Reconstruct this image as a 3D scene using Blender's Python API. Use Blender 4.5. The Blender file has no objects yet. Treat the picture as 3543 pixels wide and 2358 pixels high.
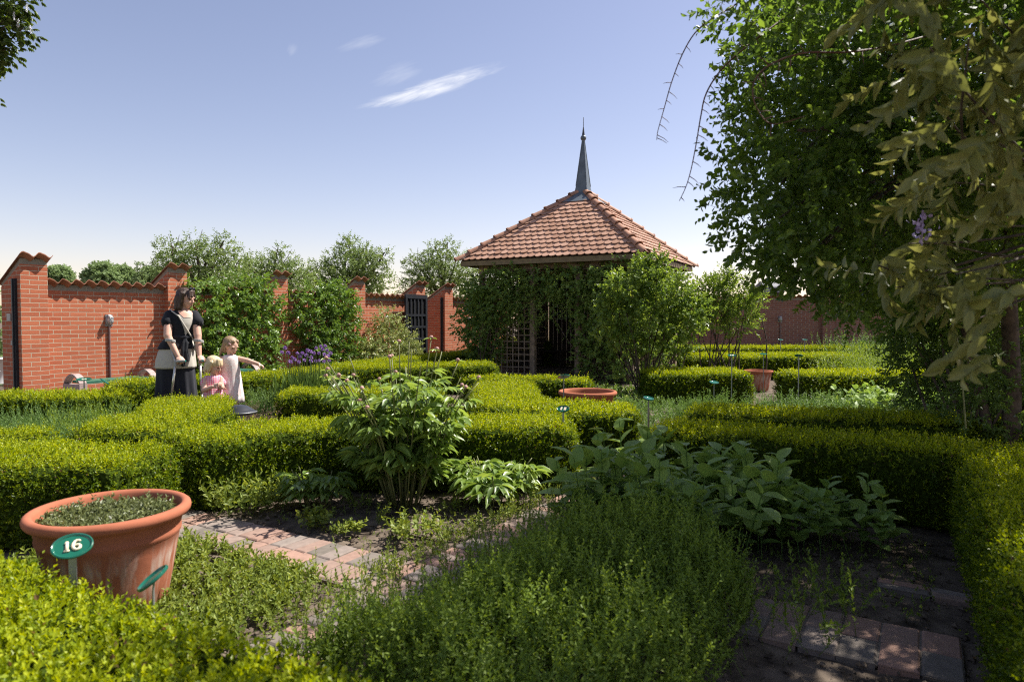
import bpy, math
import numpy as np
from mathutils import Vector, Matrix

# ------------------------------------------------------------------ camera, sky, sun
SC = bpy.context.scene
COL = SC.collection
CAMZ, PITCH, FPX, CX, CY = 1.38, math.radians(1.93), 1571.0, 1178.0, 784.0
cam = bpy.data.cameras.new("camera")
cam.lens, cam.sensor_width, cam.clip_start, cam.clip_end = 24.0, 36.0, 0.05, 3000.0
cam.dof.use_dof = True
cam.dof.focus_distance = 9.5
cam.dof.aperture_fstop = 3.5
co = bpy.data.objects.new("camera", cam)
COL.objects.link(co)
co.location = (0, 0, CAMZ)
co.rotation_euler = (math.pi / 2 - PITCH, 0, 0)
SC.camera = co

SUN_EL, SUN_AZ = math.radians(54), math.radians(25)      # azimuth measured from +X towards +Y
world = bpy.data.worlds.new("World")
SC.world = world
world.use_nodes = True
nt = world.node_tree
nt.nodes.clear()
sky = nt.nodes.new("ShaderNodeTexSky")
sky.sky_type = 'NISHITA'
sky.sun_disc = False
sky.sun_elevation = SUN_EL
sky.sun_rotation = math.pi / 2 - SUN_AZ
sky.altitude = 50
sky.air_density = 1.0
sky.dust_density = 0.55
sky.ozone_density = 2.5
bg = nt.nodes.new("ShaderNodeBackground")
bg.inputs[1].default_value = 0.094
wo = nt.nodes.new("ShaderNodeOutputWorld")
nt.links.new(bg.outputs[0], wo.inputs[0])
SKY_NODES = (nt, sky, bg)

sl = bpy.data.lights.new("sun", 'SUN')
sl.energy = 3.8
sl.angle = math.radians(0.55)
sl.color = (1.0, 0.955, 0.88)
so = bpy.data.objects.new("sun", sl)
COL.objects.link(so)
SD = Vector((math.cos(SUN_EL) * math.cos(SUN_AZ), math.cos(SUN_EL) * math.sin(SUN_AZ), math.sin(SUN_EL)))
so.rotation_euler = (-SD).to_track_quat('-Z', 'Y').to_euler()
so.location = SD * 60
SC.view_settings.view_transform = 'Standard'
SC.view_settings.look = 'None'
SC.view_settings.exposure = 1.25
SC.view_settings.gamma = 1.0
SC.view_settings.use_curve_mapping = False
SC.render.engine = 'CYCLES'
SC.cycles.max_bounces = 6
SC.cycles.diffuse_bounces = 3
SC.cycles.transmission_bounces = 3
SC.cycles.transparent_max_bounces = 6
SC.cycles.use_denoising = False
SC.cycles.filter_width = 1.15

RNG = np.random.default_rng(11)

# wisps of cirrus, fixed to directions of the sky itself
def sky_wisps():
    nt, sky, bg = SKY_NODES
    N = nt.nodes
    def node(t, **k):
        n = N.new(t)
        for a, b in k.items():
            setattr(n, a, b)
        return n
    def math_(op, a, b=None, c=None):
        n = node("ShaderNodeMath", operation=op)
        for i, v in enumerate((a, b, c)):
            if v is None:
                continue
            if isinstance(v, (int, float)):
                n.inputs[i].default_value = v
            else:
                nt.links.new(v, n.inputs[i])
        return n.outputs[0]
    tc = node("ShaderNodeTexCoord")
    sep = node("ShaderNodeSeparateXYZ")
    nt.links.new(tc.outputs['Generated'], sep.inputs[0])
    ysafe = math_('MAXIMUM', sep.outputs[1], 0.05)
    U = math_('DIVIDE', sep.outputs[0], ysafe)
    V = math_('DIVIDE', sep.outputs[2], ysafe)
    total = None
    # centre u, v, half length, half width, slope angle, strength
    for (u0, v0, hl, hw, ang, st) in ((-.122, .330, .125, .0165, 16, .75), (-.165, .352, .05, .02, 20, .15),
                                      (-.215, .398, .05, .012, 17, .17), (-.318, .387, .014, .010, 60, .13),
                                      (-.07, .352, .08, .012, 15, .30)):
        c, s = math.cos(math.radians(ang)), math.sin(math.radians(ang))
        du = math_('SUBTRACT', U, u0)
        dv = math_('SUBTRACT', V, v0)
        a = math_('ADD', math_('MULTIPLY', du, c), math_('MULTIPLY', dv, s))
        b = math_('SUBTRACT', math_('MULTIPLY', dv, c), math_('MULTIPLY', du, s))
        cmb = node("ShaderNodeCombineXYZ")
        nt.links.new(math_('MULTIPLY', a, 14.0), cmb.inputs[0])
        nt.links.new(math_('MULTIPLY', b, 85.0), cmb.inputs[1])
        no = node("ShaderNodeTexNoise")
        no.inputs['Scale'].default_value = 1.0
        no.inputs['Detail'].default_value = 6.0
        no.inputs['Roughness'].default_value = 0.62
        no.inputs['Distortion'].default_value = 0.7
        nt.links.new(cmb.outputs[0], no.inputs['Vector'])
        ea = math_('POWER', math_('ABSOLUTE', math_('DIVIDE', a, hl)), 2.0)
        eb = math_('POWER', math_('ABSOLUTE', math_('DIVIDE', b, hw)), 2.0)
        fall = math_('SUBTRACT', 1.0, math_('ADD', ea, eb))
        fall = math_('MAXIMUM', fall, 0.0)
        nz = math_('MULTIPLY', math_('SUBTRACT', no.outputs[0], 0.5), 3.2)
        m = math_('ADD', math_('MULTIPLY', fall, 1.25), math_('MULTIPLY', nz, .9))
        m = math_('MULTIPLY', math_('MULTIPLY', math_('MAXIMUM', math_('SUBTRACT', m, .45), 0.0), fall), st)
        total = m if total is None else math_('ADD', total, m)
    fac = math_('MINIMUM', total, 0.8)
    mix = node("ShaderNodeMixRGB")
    nt.links.new(fac, mix.inputs[0])
    tint = node("ShaderNodeMixRGB", blend_type='MULTIPLY')
    tint.inputs[0].default_value = 1.0
    nt.links.new(sky.outputs[0], tint.inputs[1])
    tint.inputs[2].default_value = (.985, .755, .695, 1)
    nt.links.new(tint.outputs[0], mix.inputs[1])
    mix.inputs[2].default_value = (5.2, 5.2, 5.3, 1)
    nt.links.new(mix.outputs[0], bg.inputs[0])
sky_wisps()

# ------------------------------------------------------------------ helpers
TH = math.radians(58.66)                                   # garden grid: t runs along the left wall, n across it
T2 = (math.cos(TH), math.sin(TH))
N2 = (T2[1], -T2[0])
W0 = (-7.10, 9.88)

def mw(m, w, z=0.0):
    return (W0[0] + m * T2[0] + w * N2[0], W0[1] + m * T2[1] + w * N2[1], z)

def at(px, py, Y):
    u, v = (px - CX) / FPX, (CY - py) / FPX
    d = (u, math.cos(PITCH) + v * math.sin(PITCH), -math.sin(PITCH) + v * math.cos(PITCH))
    k = Y / d[1]
    return (d[0] * k, Y, CAMZ + d[2] * k)

def tag(o, label=None, cat=None, group=None, kind=None):
    if label: o['label'] = label
    if cat: o['category'] = cat
    if group: o['group'] = group
    if kind: o['kind'] = kind
    return o

def thing(name, label, cat, loc=(0, 0, 0), rz=0.0, group=None):
    o = bpy.data.objects.new(name, None)
    o.empty_display_size = 0.2
    COL.objects.link(o)
    o.location = loc
    o.rotation_euler = (0, 0, rz)
    return tag(o, label, cat, group)

def link(name, me, mat, parent=None):
    o = bpy.data.objects.new(name, me)
    COL.objects.link(o)
    if mat is not None and len(me.materials) == 0:
        me.materials.append(mat)
    if parent is not None:
        o.parent = parent
    return o

def copy_tree(o, parent=None):
    c = o.copy()
    COL.objects.link(c)
    if parent is not None:
        c.parent = parent
    for ch in list(o.children):
        copy_tree(ch, c)
    return c

class MB:
    def __init__(s):
        s.v, s.f = [], []
    def add(s, vs, fs):
        b = len(s.v)
        s.v.extend([tuple(map(float, p)) for p in vs])
        s.f.extend([tuple(i + b for i in f) for f in fs])
    def box(s, c, d, rot=None):
        hx, hy, hz = d[0] / 2, d[1] / 2, d[2] / 2
        vs = [Vector((x, y, z)) for x in (-hx, hx) for y in (-hy, hy) for z in (-hz, hz)]
        if rot is not None:
            vs = [rot @ p for p in vs]
        vs = [p + Vector(c) for p in vs]
        s.add(vs, [(0, 1, 3, 2), (4, 6, 7, 5), (0, 4, 5, 1), (2, 3, 7, 6), (0, 2, 6, 4), (1, 5, 7, 3)])
        return s
    def prism(s, poly, a0, a1, axis='x'):
        n = len(poly)
        def P(a, p):
            return {'x': (a, p[0], p[1]), 'y': (p[0], a, p[1]), 'z': (p[0], p[1], a)}[axis]
        s.add([P(a0, p) for p in poly] + [P(a1, p) for p in poly],
              [tuple(range(n))[::-1], tuple(range(n, 2 * n))] + [(i, (i + 1) % n, n + (i + 1) % n, n + i) for i in range(n)])
        return s
    def tube(s, pts, rad, k=8, caps=True):
        pts = [Vector(p) for p in pts]
        if isinstance(rad, (int, float)):
            rad = [rad] * len(pts)
        ref = None
        vs, fs = [], []
        for i, p in enumerate(pts):
            d = (pts[min(i + 1, len(pts) - 1)] - pts[max(i - 1, 0)])
            d = d.normalized() if d.length > 1e-9 else Vector((0, 0, 1))
            if ref is None:
                ref = d.cross(Vector((0.31, 0.17, 0.93)) if abs(d.z) < .9 else Vector((1, 0.1, 0))).normalized()
            else:
                ref = (ref - d * ref.dot(d))
                ref = ref.normalized() if ref.length > 1e-6 else d.orthogonal().normalized()
            b = d.cross(ref)
            for j in range(k):
                a = 2 * math.pi * j / k
                vs.append(p + (ref * math.cos(a) + b * math.sin(a)) * rad[i])
        for i in range(len(pts) - 1):
            for j in range(k):
                fs.append((i * k + j, i * k + (j + 1) % k, (i + 1) * k + (j + 1) % k, (i + 1) * k + j))
        if caps:
            fs.append(tuple(range(k))[::-1])
            fs.append(tuple((len(pts) - 1) * k + j for j in range(k)))
        s.add(vs, fs)
        return s
    def lathe(s, prof, k=48, c=(0, 0, 0), sx=1.0, sy=1.0):
        n = len(prof)
        vs, fs = [], []
        for r, z in prof:
            for j in range(k):
                a = 2 * math.pi * j / k
                vs.append((c[0] + r * sx * math.cos(a), c[1] + r * sy * math.sin(a), c[2] + z))
        for i in range(n - 1):
            for j in range(k):
                fs.append((i * k + j, i * k + (j + 1) % k, (i + 1) * k + (j + 1) % k, (i + 1) * k + j))
        s.add(vs, fs)
        return s
    def ell(s, c, r, rot=None, u=20, w=12):
        vs, fs = [], []
        for i in range(w + 1):
            th = math.pi * i / w
            for j in range(u):
                a = 2 * math.pi * j / u
                p = Vector((r[0] * math.sin(th) * math.cos(a), r[1] * math.sin(th) * math.sin(a), r[2] * math.cos(th)))
                if rot is not None:
                    p = rot @ p
                vs.append(p + Vector(c))
        for i in range(w):
            for j in range(u):
                fs.append((i * u + j, (i + 1) * u + j, (i + 1) * u + (j + 1) % u, i * u + (j + 1) % u))
        s.add(vs, fs)
        return s
    def cap(s, p0, r0, p1, r1, k=14, flat=1.0, side=None):
        """tapered capsule; flat squeezes it along 'side x axis' """
        p0, p1 = Vector(p0), Vector(p1)
        d = (p1 - p0)
        L = d.length
        d = d / L if L > 1e-6 else Vector((0, 0, 1))
        a = d.cross(Vector(side) if side is not None else (Vector((0, 1, 0)) if abs(d.y) < .9 else Vector((1, 0, 0)))).normalized()
        b = d.cross(a)
        rings = []
        for i in range(5):
            th = math.pi / 2 * i / 5
            rings.append((-r0 * math.cos(th), r0 * math.sin(th)))
        for i in range(6):
            th = math.pi / 2 * i / 5
            rings.append((L + r1 * math.sin(th), r1 * math.cos(th)))
        vs, fs = [], []
        for h, r in rings:
            r = max(r, 1e-4)
            for j in range(k):
                q = 2 * math.pi * j / k
                vs.append(p0 + d * h + a * (math.cos(q) * r * flat) + b * (math.sin(q) * r))
        for i in range(len(rings) - 1):
            for j in range(k):
                fs.append((i * k + j, i * k + (j + 1) % k, (i + 1) * k + (j + 1) % k, (i + 1) * k + j))
        fs.append(tuple(range(k))[::-1])
        fs.append(tuple((len(rings) - 1) * k + j for j in range(k)))
        s.add(vs, fs)
        return s
    def mesh(s, name, smooth=False):
        me = bpy.data.meshes.new(name)
        me.from_pydata(s.v, [], s.f)
        if smooth:
            me.polygons.foreach_set('use_smooth', [True] * len(me.polygons))
        me.update()
        return me
    def build(s, name, mat, parent=None, smooth=False, uv=False, auto=None):
        me = s.mesh(name, smooth)
        if uv:
            box_uv(me)
        o = link(name, me, mat, parent)
        if auto is not None:
            me.polygons.foreach_set('use_smooth', [True] * len(me.polygons))
            sharp_by_angle(me, auto)
        return o

def sharp_by_angle(me, deg):
    try:
        me.set_sharp_from_angle(angle=math.radians(deg))
    except Exception:
        pass

def box_uv(me):
    uv = me.uv_layers.new(name='uv')
    for p in me.polygons:
        n = p.normal
        ax = max(range(3), key=lambda i: abs(n[i]))
        for li in p.loop_indices:
            c = me.vertices[me.loops[li].vertex_index].co
            uv.data[li].uv = ((c.y, c.z), (c.x, c.z), (c.x, c.y))[ax]

def remesh(mb, voxel, smooth=6, factor=.5):
    me = mb.mesh('tmp')
    o = bpy.data.objects.new('tmp', me)
    COL.objects.link(o)
    m = o.modifiers.new('r', 'REMESH')
    m.mode = 'VOXEL'
    m.voxel_size = voxel
    m.use_smooth_shade = True
    if smooth:
        s = o.modifiers.new('s', 'SMOOTH')
        s.factor = factor
        s.iterations = smooth
    dg = bpy.context.evaluated_depsgraph_get()
    out = bpy.data.meshes.new_from_object(o.evaluated_get(dg))
    bpy.data.objects.remove(o)
    bpy.data.meshes.remove(me)
    out.polygons.foreach_set('use_smooth', [True] * len(out.polygons))
    return out

# ---------- fast triangle meshes
def tri_mesh(name, V, F, rnd=None, smooth=False):
    me = bpy.data.meshes.new(name)
    V = np.ascontiguousarray(V, dtype=np.float32)
    F = np.ascontiguousarray(F, dtype=np.int32)
    me.vertices.add(len(V))
    me.vertices.foreach_set('co', V.ravel())
    me.loops.add(F.size)
    me.loops.foreach_set('vertex_index', F.ravel())
    me.polygons.add(len(F))
    me.polygons.foreach_set('loop_start', np.arange(0, F.size, 3, dtype=np.int32))
    try:
        me.polygons.foreach_set('loop_total', np.full(len(F), 3, dtype=np.int32))
    except Exception:
        pass
    me.polygons.foreach_set('use_smooth', np.full(len(F), smooth, dtype=bool))
    if rnd is not None:
        a = me.attributes.new('rnd', 'FLOAT', 'POINT')
        a.data.foreach_set('value', np.ascontiguousarray(rnd, dtype=np.float32))
    me.update(calc_edges=True)
    return me

KITE = (np.array([(0, 0, 0), (.5, .45, .16), (0, 1, 0), (-.5, .45, .16)], float), np.array([(0, 1, 2), (0, 2, 3)]))
def blade(droop=.25, fold=.12, shape=((.0, .0), (.3, .46), (.62, .44), (1., .0))):
    v, f = [], []
    rows = []
    for y, h in shape:
        z = -droop * y * y
        if h == 0:
            rows.append([len(v)]); v.append((0, y, z))
        else:
            rows.append([len(v), len(v) + 1, len(v) + 2])
            v += [(-h, y, z + fold * h * 2), (0, y, z), (h, y, z + fold * h * 2)]
    for a, b in zip(rows[:-1], rows[1:]):
        if len(a) == 1:
            f += [(a[0], b[1], b[0]), (a[0], b[2], b[1])]
        elif len(b) == 1:
            f += [(a[0], a[1], b[0]), (a[1], a[2], b[0])]
        else:
            f += [(a[0], a[1], b[1]), (a[0], b[1], b[0]), (a[1], a[2], b[2]), (a[1], b[2], b[1])]
    return (np.array(v, float), np.array(f))
BLADE = blade()
OVATE = blade(.18, .1, ((.0, .0), (.2, .42), (.5, .5), (.8, .3), (1., .0)))
LANCE = blade(.35, .15, ((.0, .0), (.22, .36), (.5, .5), (.78, .3), (1., .0)))

def unit(a):
    return a / np.maximum(np.linalg.norm(a, axis=-1, keepdims=True), 1e-9)

def rnd_dirs(n):
    return unit(RNG.normal(size=(n, 3)))

class Leaves:
    """collects leaves as arrays, builds them as one mesh"""
    def __init__(s, templ=KITE):
        s.t = templ
        s.parts = []
        s.extra = []
    def put(s, pos, d, nrm, L, W, r):
        s.parts.append((pos, d, nrm, L, W, r))
    def sprigs(s, C, D, L, n, ll, lw, ang=.9, mode='gold', jit=.25, start=.15, droop=0.0, shade=None, stem=0.0, taper=.35, bend=0.0):
        C = np.asarray(C, float); D = unit(np.asarray(D, float))
        N = len(C)
        if N == 0: return s
        L = np.broadcast_to(np.asarray(L, float), (N,))
        a = unit(np.cross(D, rnd_dirs(N))); b = np.cross(D, a)
        j = np.arange(n)
        t = start + (1 - start) * j / max(n - 1, 1)
        base = RNG.uniform(0, 6.28, N)
        if mode == 'pair':
            ph = base[:, None] + (j // 2) * 1.57 + (j % 2) * 3.14
            t = start + (1 - start) * (j // 2) / max((n - 1) // 2, 1)
        elif mode == 'flat':
            ph = base[:, None] + (j % 2) * 3.14
        else:
            ph = base[:, None] + j * 2.4
        ph = ph + RNG.normal(0, .25, ph.shape)
        pos = C[:, None] + D[:, None] * (L[:, None] * t)[..., None]
        if bend:
            pos[..., 2] -= bend * (L[:, None] * t * t)
        P = np.cos(ph)[..., None] * a[:, None] + np.sin(ph)[..., None] * b[:, None]
        an = ang * (1.1 - .45 * t) + RNG.normal(0, jit, ph.shape)
        ld = D[:, None] * np.cos(an)[..., None] + P * np.sin(an)[..., None]
        ld = ld + RNG.normal(0, jit * .5, ld.shape)
        ld[..., 2] -= droop
        ld = unit(ld)
        nr = D[:, None] * np.sin(an)[..., None] - P * np.cos(an)[..., None]
        nr = nr + RNG.normal(0, jit * .6, nr.shape)
        nr[..., 2] += .25
        sc = (1 - taper * np.abs(2 * t - 1) ** 2) * RNG.uniform(.75, 1.2, ph.shape)
        r = RNG.uniform(0, 1, ph.shape) * .55 + RNG.uniform(0, .45, N)[:, None]
        if shade is not None:
            r = np.clip(r * .7 + np.asarray(shade)[:, None] * .3, 0, 1)
        f = lambda x: x.reshape(-1, 3)
        s.put(f(pos), f(ld), f(nr), (ll * sc).ravel(), (lw * sc).ravel(), r.ravel())
        if stem > 0:
            s.stems(C, C + D * L[:, None] - np.array([0, 0, 1.]) * (bend * L)[:, None], stem)
        return s
    def stems(s, A, B, r, rv=.02):
        N = len(A)
        d = unit(B - A)
        a = unit(np.cross(d, np.array([.3, .5, .8])))
        b = np.cross(d, a)
        V = []
        for k in range(3):
            q = 2.094 * k
            V.append(A + (a * math.cos(q) + b * math.sin(q)) * r)
        for k in range(3):
            q = 2.094 * k
            V.append(B + (a * math.cos(q) + b * math.sin(q)) * r * .5)
        V = np.stack(V, 1).reshape(-1, 3)
        F = []
        for k in range(3):
            l = (k + 1) % 3
            F += [(k, l, 3 + l), (k, 3 + l, 3 + k)]
        F = (np.array(F)[None] + (np.arange(N) * 6)[:, None, None]).reshape(-1, 3)
        s.extra.append((V, F, np.full(len(V), rv)))
    def mesh(s, name, smooth=False):
        tv, tf = s.t
        K = len(tv)
        Vs, Fs, Rs = [], [], []
        off = 0
        for pos, d, nr, L, W, r in s.parts:
            side = unit(np.cross(d, nr)); up = np.cross(side, d)
            V = (pos[:, None] + side[:, None] * (tv[:, 0][None] * W[:, None])[..., None]
                 + d[:, None] * (tv[:, 1][None] * L[:, None])[..., None]
                 + up[:, None] * (tv[:, 2][None] * (L if K > 4 else W)[:, None])[..., None])
            n = len(pos)
            Vs.append(V.reshape(-1, 3))
            Fs.append((tf[None] + (np.arange(n) * K)[:, None, None]).reshape(-1, 3) + off)
            Rs.append(np.repeat(r, K))
            off += n * K
        for V, F, r in s.extra:
            Vs.append(V); Fs.append(F + off); Rs.append(r); off += len(V)
        return tri_mesh(name, np.concatenate(Vs), np.concatenate(Fs), np.concatenate(Rs), smooth)
    def build(s, name, mat, parent=None, smooth=False, origin=None):
        me = s.mesh(name, smooth)
        if origin is not None:
            me.transform(Matrix.Translation(-Vector(origin)))
        o = link(name, me, mat, parent)
        if origin is not None and parent is None:
            o.location = origin
        return o

def blob_points(blobs, n, lo=.62, hi=1.0, keep=.55):
    """points in the outer shell of a union of ellipsoids -> positions, outward directions"""
    B = np.array([(b[0], b[1], b[2]) + tuple((b[3],) * 3 if len(b) == 4 else b[3:6]) for b in blobs], float)
    C, R = B[:, :3], B[:, 3:]
    wgt = (R[:, 0] * R[:, 1] * R[:, 2]) ** (2 / 3.)
    P = np.zeros((0, 3)); D = np.zeros((0, 3))
    while len(P) < n:
        k = RNG.choice(len(B), size=n, p=wgt / wgt.sum())
        d = rnd_dirs(n)
        lump = 1 + .13 * np.sin(d[:, 0] * 7 + k * 1.7) * np.sin(d[:, 1] * 6 + k) + .09 * np.sin(d[:, 2] * 11 + k * 2.3)
        rr = (RNG.uniform(lo ** 2, hi ** 2, n)) ** .5 * lump
        p = C[k] + d * R[k] * rr[:, None]
        q = np.linalg.norm((p[:, None] - C[None]) / R[None], axis=2).min(1)
        ok = q > keep
        P = np.concatenate([P, p[ok]]); D = np.concatenate([D, unit(d / R[k])[ok]])
    return P[:n], D[:n]

# ------------------------------------------------------------------ materials
def mat_new(name):
    m = bpy.data.materials.new(name)
    m.use_nodes = True
    nt = m.node_tree
    return m, nt, nt.nodes['Principled BSDF'], nt.nodes['Material Output']

def rgba(c):
    return (c[0], c[1], c[2], 1.0)

def ramp(nt, fac, cols):
    r = nt.nodes.new("ShaderNodeValToRGB")
    e = r.color_ramp.elements
    pos = [i / (len(cols) - 1) for i in range(len(cols))]
    e[0].position, e[0].color = 0, rgba(cols[0])
    e[1].position, e[1].color = 1, rgba(cols[-1])
    for p, c in list(zip(pos, cols))[1:-1]:
        x = e.new(p); x.color = rgba(c)
    if fac is not None:
        nt.links.new(fac, r.inputs[0])
    return r.outputs[0]

def leaf_mat(name, cols, tl=.38, rough=.42, spec=.35, tint=1.35):
    m, nt, b, out = mat_new(name)
    at_ = nt.nodes.new("ShaderNodeAttribute"); at_.attribute_name = 'rnd'
    c = ramp(nt, at_.outputs['Fac'], cols)
    nt.links.new(c, b.inputs['Base Color'])
    b.inputs['Roughness'].default_value = rough
    b.inputs['Specular IOR Level'].default_value = spec
    tr = nt.nodes.new("ShaderNodeBsdfTranslucent")
    hs = nt.nodes.new("ShaderNodeHueSaturation")
    hs.inputs['Hue'].default_value = .485
    hs.inputs['Saturation'].default_value = 1.12
    hs.inputs['Value'].default_value = tint
    nt.links.new(c, hs.inputs['Color'])
    nt.links.new(hs.outputs[0], tr.inputs['Color'])
    mx = nt.nodes.new("ShaderNodeMixShader")
    mx.inputs[0].default_value = tl
    nt.links.new(b.outputs[0], mx.inputs[1])
    nt.links.new(tr.outputs[0], mx.inputs[2])
    nt.links.new(mx.outputs[0], out.inputs[0])
    return m

def plain(name, col, rough=.6, metal=0.0, var=.12, scale=12.0, spec=.4, bump=0.0, coords='Object'):
    m, nt, b, out = mat_new(name)
    tc = nt.nodes.new("ShaderNodeTexCoord")
    no = nt.nodes.new("ShaderNodeTexNoise")
    no.inputs['Scale'].default_value = scale
    no.inputs['Detail'].default_value = 5
    nt.links.new(tc.outputs[coords], no.inputs['Vector'])
    lo = [max(c * (1 - 2 * var), 0) for c in col]
    hi = [min(c * (1 + 2 * var), 1) for c in col]
    c = ramp(nt, no.outputs[0], (lo, lo, col, hi, hi))
    nt.links.new(c, b.inputs['Base Color'])
    b.inputs['Roughness'].default_value = rough
    b.inputs['Metallic'].default_value = metal
    b.inputs['Specular IOR Level'].default_value = spec
    if bump:
        bp = nt.nodes.new("ShaderNodeBump")
        bp.inputs['Strength'].default_value = bump
        bp.inputs['Distance'].default_value = .01
        nt.links.new(no.outputs[0], bp.inputs['Height'])
        nt.links.new(bp.outputs[0], b.inputs['Normal'])
    return m

def brick_mat(name, c1, c2, mortar, msize=.011):
    m, nt, b, out = mat_new(name)
    uv = nt.nodes.new("ShaderNodeUVMap"); uv.uv_map = 'uv'
    br = nt.nodes.new("ShaderNodeTexBrick")
    br.offset = .5
    br.inputs['Color1'].default_value = rgba(c1)
    br.inputs['Color2'].default_value = rgba(c2)
    br.inputs['Mortar'].default_value = rgba(mortar)
    br.inputs['Scale'].default_value = 1.0
    br.inputs['Mortar Size'].default_value = msize * .5
    br.inputs['Mortar Smooth'].default_value = .25
    br.inputs['Bias'].default_value = -.1
    br.inputs['Brick Width'].default_value = .24
    br.inputs['Row Height'].default_value = .0667
    wob = nt.nodes.new("ShaderNodeTexNoise")
    wob.inputs['Scale'].default_value = 9
    mixv = nt.nodes.new("ShaderNodeMixRGB"); mixv.blend_type = 'LINEAR_LIGHT'
    mixv.inputs[0].default_value = .006
    nt.links.new(uv.outputs[0], wob.inputs['Vector'])
    nt.links.new(uv.outputs[0], mixv.inputs[1]); nt.links.new(wob.outputs['Color'], mixv.inputs[2])
    nt.links.new(mixv.outputs[0], br.inputs['Vector'])
    n1 = nt.nodes.new("ShaderNodeTexNoise")
    n1.inputs['Scale'].default_value = 1.3; n1.inputs['Detail'].default_value = 8; n1.inputs['Roughness'].default_value = .7
    nt.links.new(uv.outputs[0], n1.inputs['Vector'])
    n2 = nt.nodes.new("ShaderNodeTexNoise")
    n2.inputs['Scale'].default_value = 60; n2.inputs['Detail'].default_value = 4
    nt.links.new(uv.outputs[0], n2.inputs['Vector'])
    g1 = ramp(nt, n1.outputs[0], ((.78, .78, .78), (.95, .95, .95), (1.1, 1.08, 1.06)))
    g2 = ramp(nt, n2.outputs[0], ((.8, .8, .8), (1.12, 1.12, 1.12)))
    mu = nt.nodes.new("ShaderNodeMixRGB"); mu.blend_type = 'MULTIPLY'; mu.inputs[0].default_value = 1
    nt.links.new(br.outputs['Color'], mu.inputs[1]); nt.links.new(g1, mu.inputs[2])
    mu2 = nt.nodes.new("ShaderNodeMixRGB"); mu2.blend_type = 'MULTIPLY'; mu2.inputs[0].default_value = 1
    nt.links.new(mu.outputs[0], mu2.inputs[1]); nt.links.new(g2, mu2.inputs[2])
    nt.links.new(mu2.outputs[0], b.inputs['Base Color'])
    b.inputs['Roughness'].default_value = .85
    b.inputs['Specular IOR Level'].default_value = .2
    inv = nt.nodes.new("ShaderNodeMath"); inv.operation = 'SUBTRACT'; inv.inputs[0].default_value = 1
    nt.links.new(br.outputs['Fac'], inv.inputs[1])
    ad = nt.nodes.new("ShaderNodeMath"); ad.operation = 'MULTIPLY_ADD'; ad.inputs[1].default_value = .25
    nt.links.new(n2.outputs[0], ad.inputs[0]); nt.links.new(inv.outputs[0], ad.inputs[2])
    bp = nt.nodes.new("ShaderNodeBump"); bp.inputs['Strength'].default_value = .7; bp.inputs['Distance'].default_value = .008
    nt.links.new(ad.outputs[0], bp.inputs['Height'])
    nt.links.new(bp.outputs[0], b.inputs['Normal'])
    return m

def attr_mat(name, cols, rough=.8, scale=40, bump=.3):
    """colour from the 'rnd' attribute, broken up by noise"""
    m, nt, b, out = mat_new(name)
    a = nt.nodes.new("ShaderNodeAttribute"); a.attribute_name = 'rnd'
    tc = nt.nodes.new("ShaderNodeTexCoord")
    no = nt.nodes.new("ShaderNodeTexNoise"); no.inputs['Scale'].default_value = scale; no.inputs['Detail'].default_value = 6
    nt.links.new(tc.outputs['Object'], no.inputs['Vector'])
    c = ramp(nt, a.outputs['Fac'], cols)
    g = ramp(nt, no.outputs[0], ((.6, .6, .6), (.95, .95, .95), (1.25, 1.25, 1.25)))
    mu = nt.nodes.new("ShaderNodeMixRGB"); mu.blend_type = 'MULTIPLY'; mu.inputs[0].default_value = 1
    nt.links.new(c, mu.inputs[1]); nt.links.new(g, mu.inputs[2])
    nt.links.new(mu.outputs[0], b.inputs['Base Color'])
    b.inputs['Roughness'].default_value = rough
    b.inputs['Specular IOR Level'].default_value = .25
    bp = nt.nodes.new("ShaderNodeBump"); bp.inputs['Strength'].default_value = bump; bp.inputs['Distance'].default_value = .005
    nt.links.new(no.outputs[0], bp.inputs['Height']); nt.links.new(bp.outputs[0], b.inputs['Normal'])
    return m

M = {}
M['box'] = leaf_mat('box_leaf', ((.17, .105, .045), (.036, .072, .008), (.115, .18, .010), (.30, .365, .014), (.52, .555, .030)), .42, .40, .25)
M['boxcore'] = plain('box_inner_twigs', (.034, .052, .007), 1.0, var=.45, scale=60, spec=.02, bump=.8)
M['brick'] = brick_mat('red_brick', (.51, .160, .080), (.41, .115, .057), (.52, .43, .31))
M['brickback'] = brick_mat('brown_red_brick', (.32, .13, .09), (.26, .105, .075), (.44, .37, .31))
M['mortar'] = plain('mortar', (.27, .225, .17), .9, scale=25, bump=.3)
M['pantile'] = plain('pantile_clay', (.33, .145, .085), .75, var=.2, scale=8, bump=.2)
M['roof'] = attr_mat('beaver_tail_tile', ((.35, .19, .12), (.43, .245, .162), (.50, .30, .21)), .62, 18, .15)
M['ridge'] = plain('ridge_tile', (.37, .19, .115), .65, var=.18, scale=9, bump=.15)
M['zinc'] = plain('zinc', (.13, .155, .17), .45, metal=.35, var=.12, scale=6)
M['wood'] = plain('weathered_wood', (.24, .175, .12), .8, var=.22, scale=14, bump=.3)
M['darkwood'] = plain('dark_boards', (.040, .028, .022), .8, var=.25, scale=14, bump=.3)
M['fascia'] = plain('fascia_board', (.21, .155, .085), .75, var=.15, scale=10)
M['black'] = plain('black_steel', (.020, .022, .027), .45, var=.15, spec=.5)
M['grey'] = plain('galvanised_steel', (.30, .31, .31), .45, metal=.5, var=.1)
M['green'] = plain('green_enamel', (.010, .115, .072), .18, var=.06, spec=.55)
M['cream'] = plain('cream_relief', (.80, .69, .50), .4, var=.03)
M['soil'] = plain('soil', (.125, .098, .075), 1.0, var=.38, scale=9, bump=.8, spec=.08)
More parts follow.
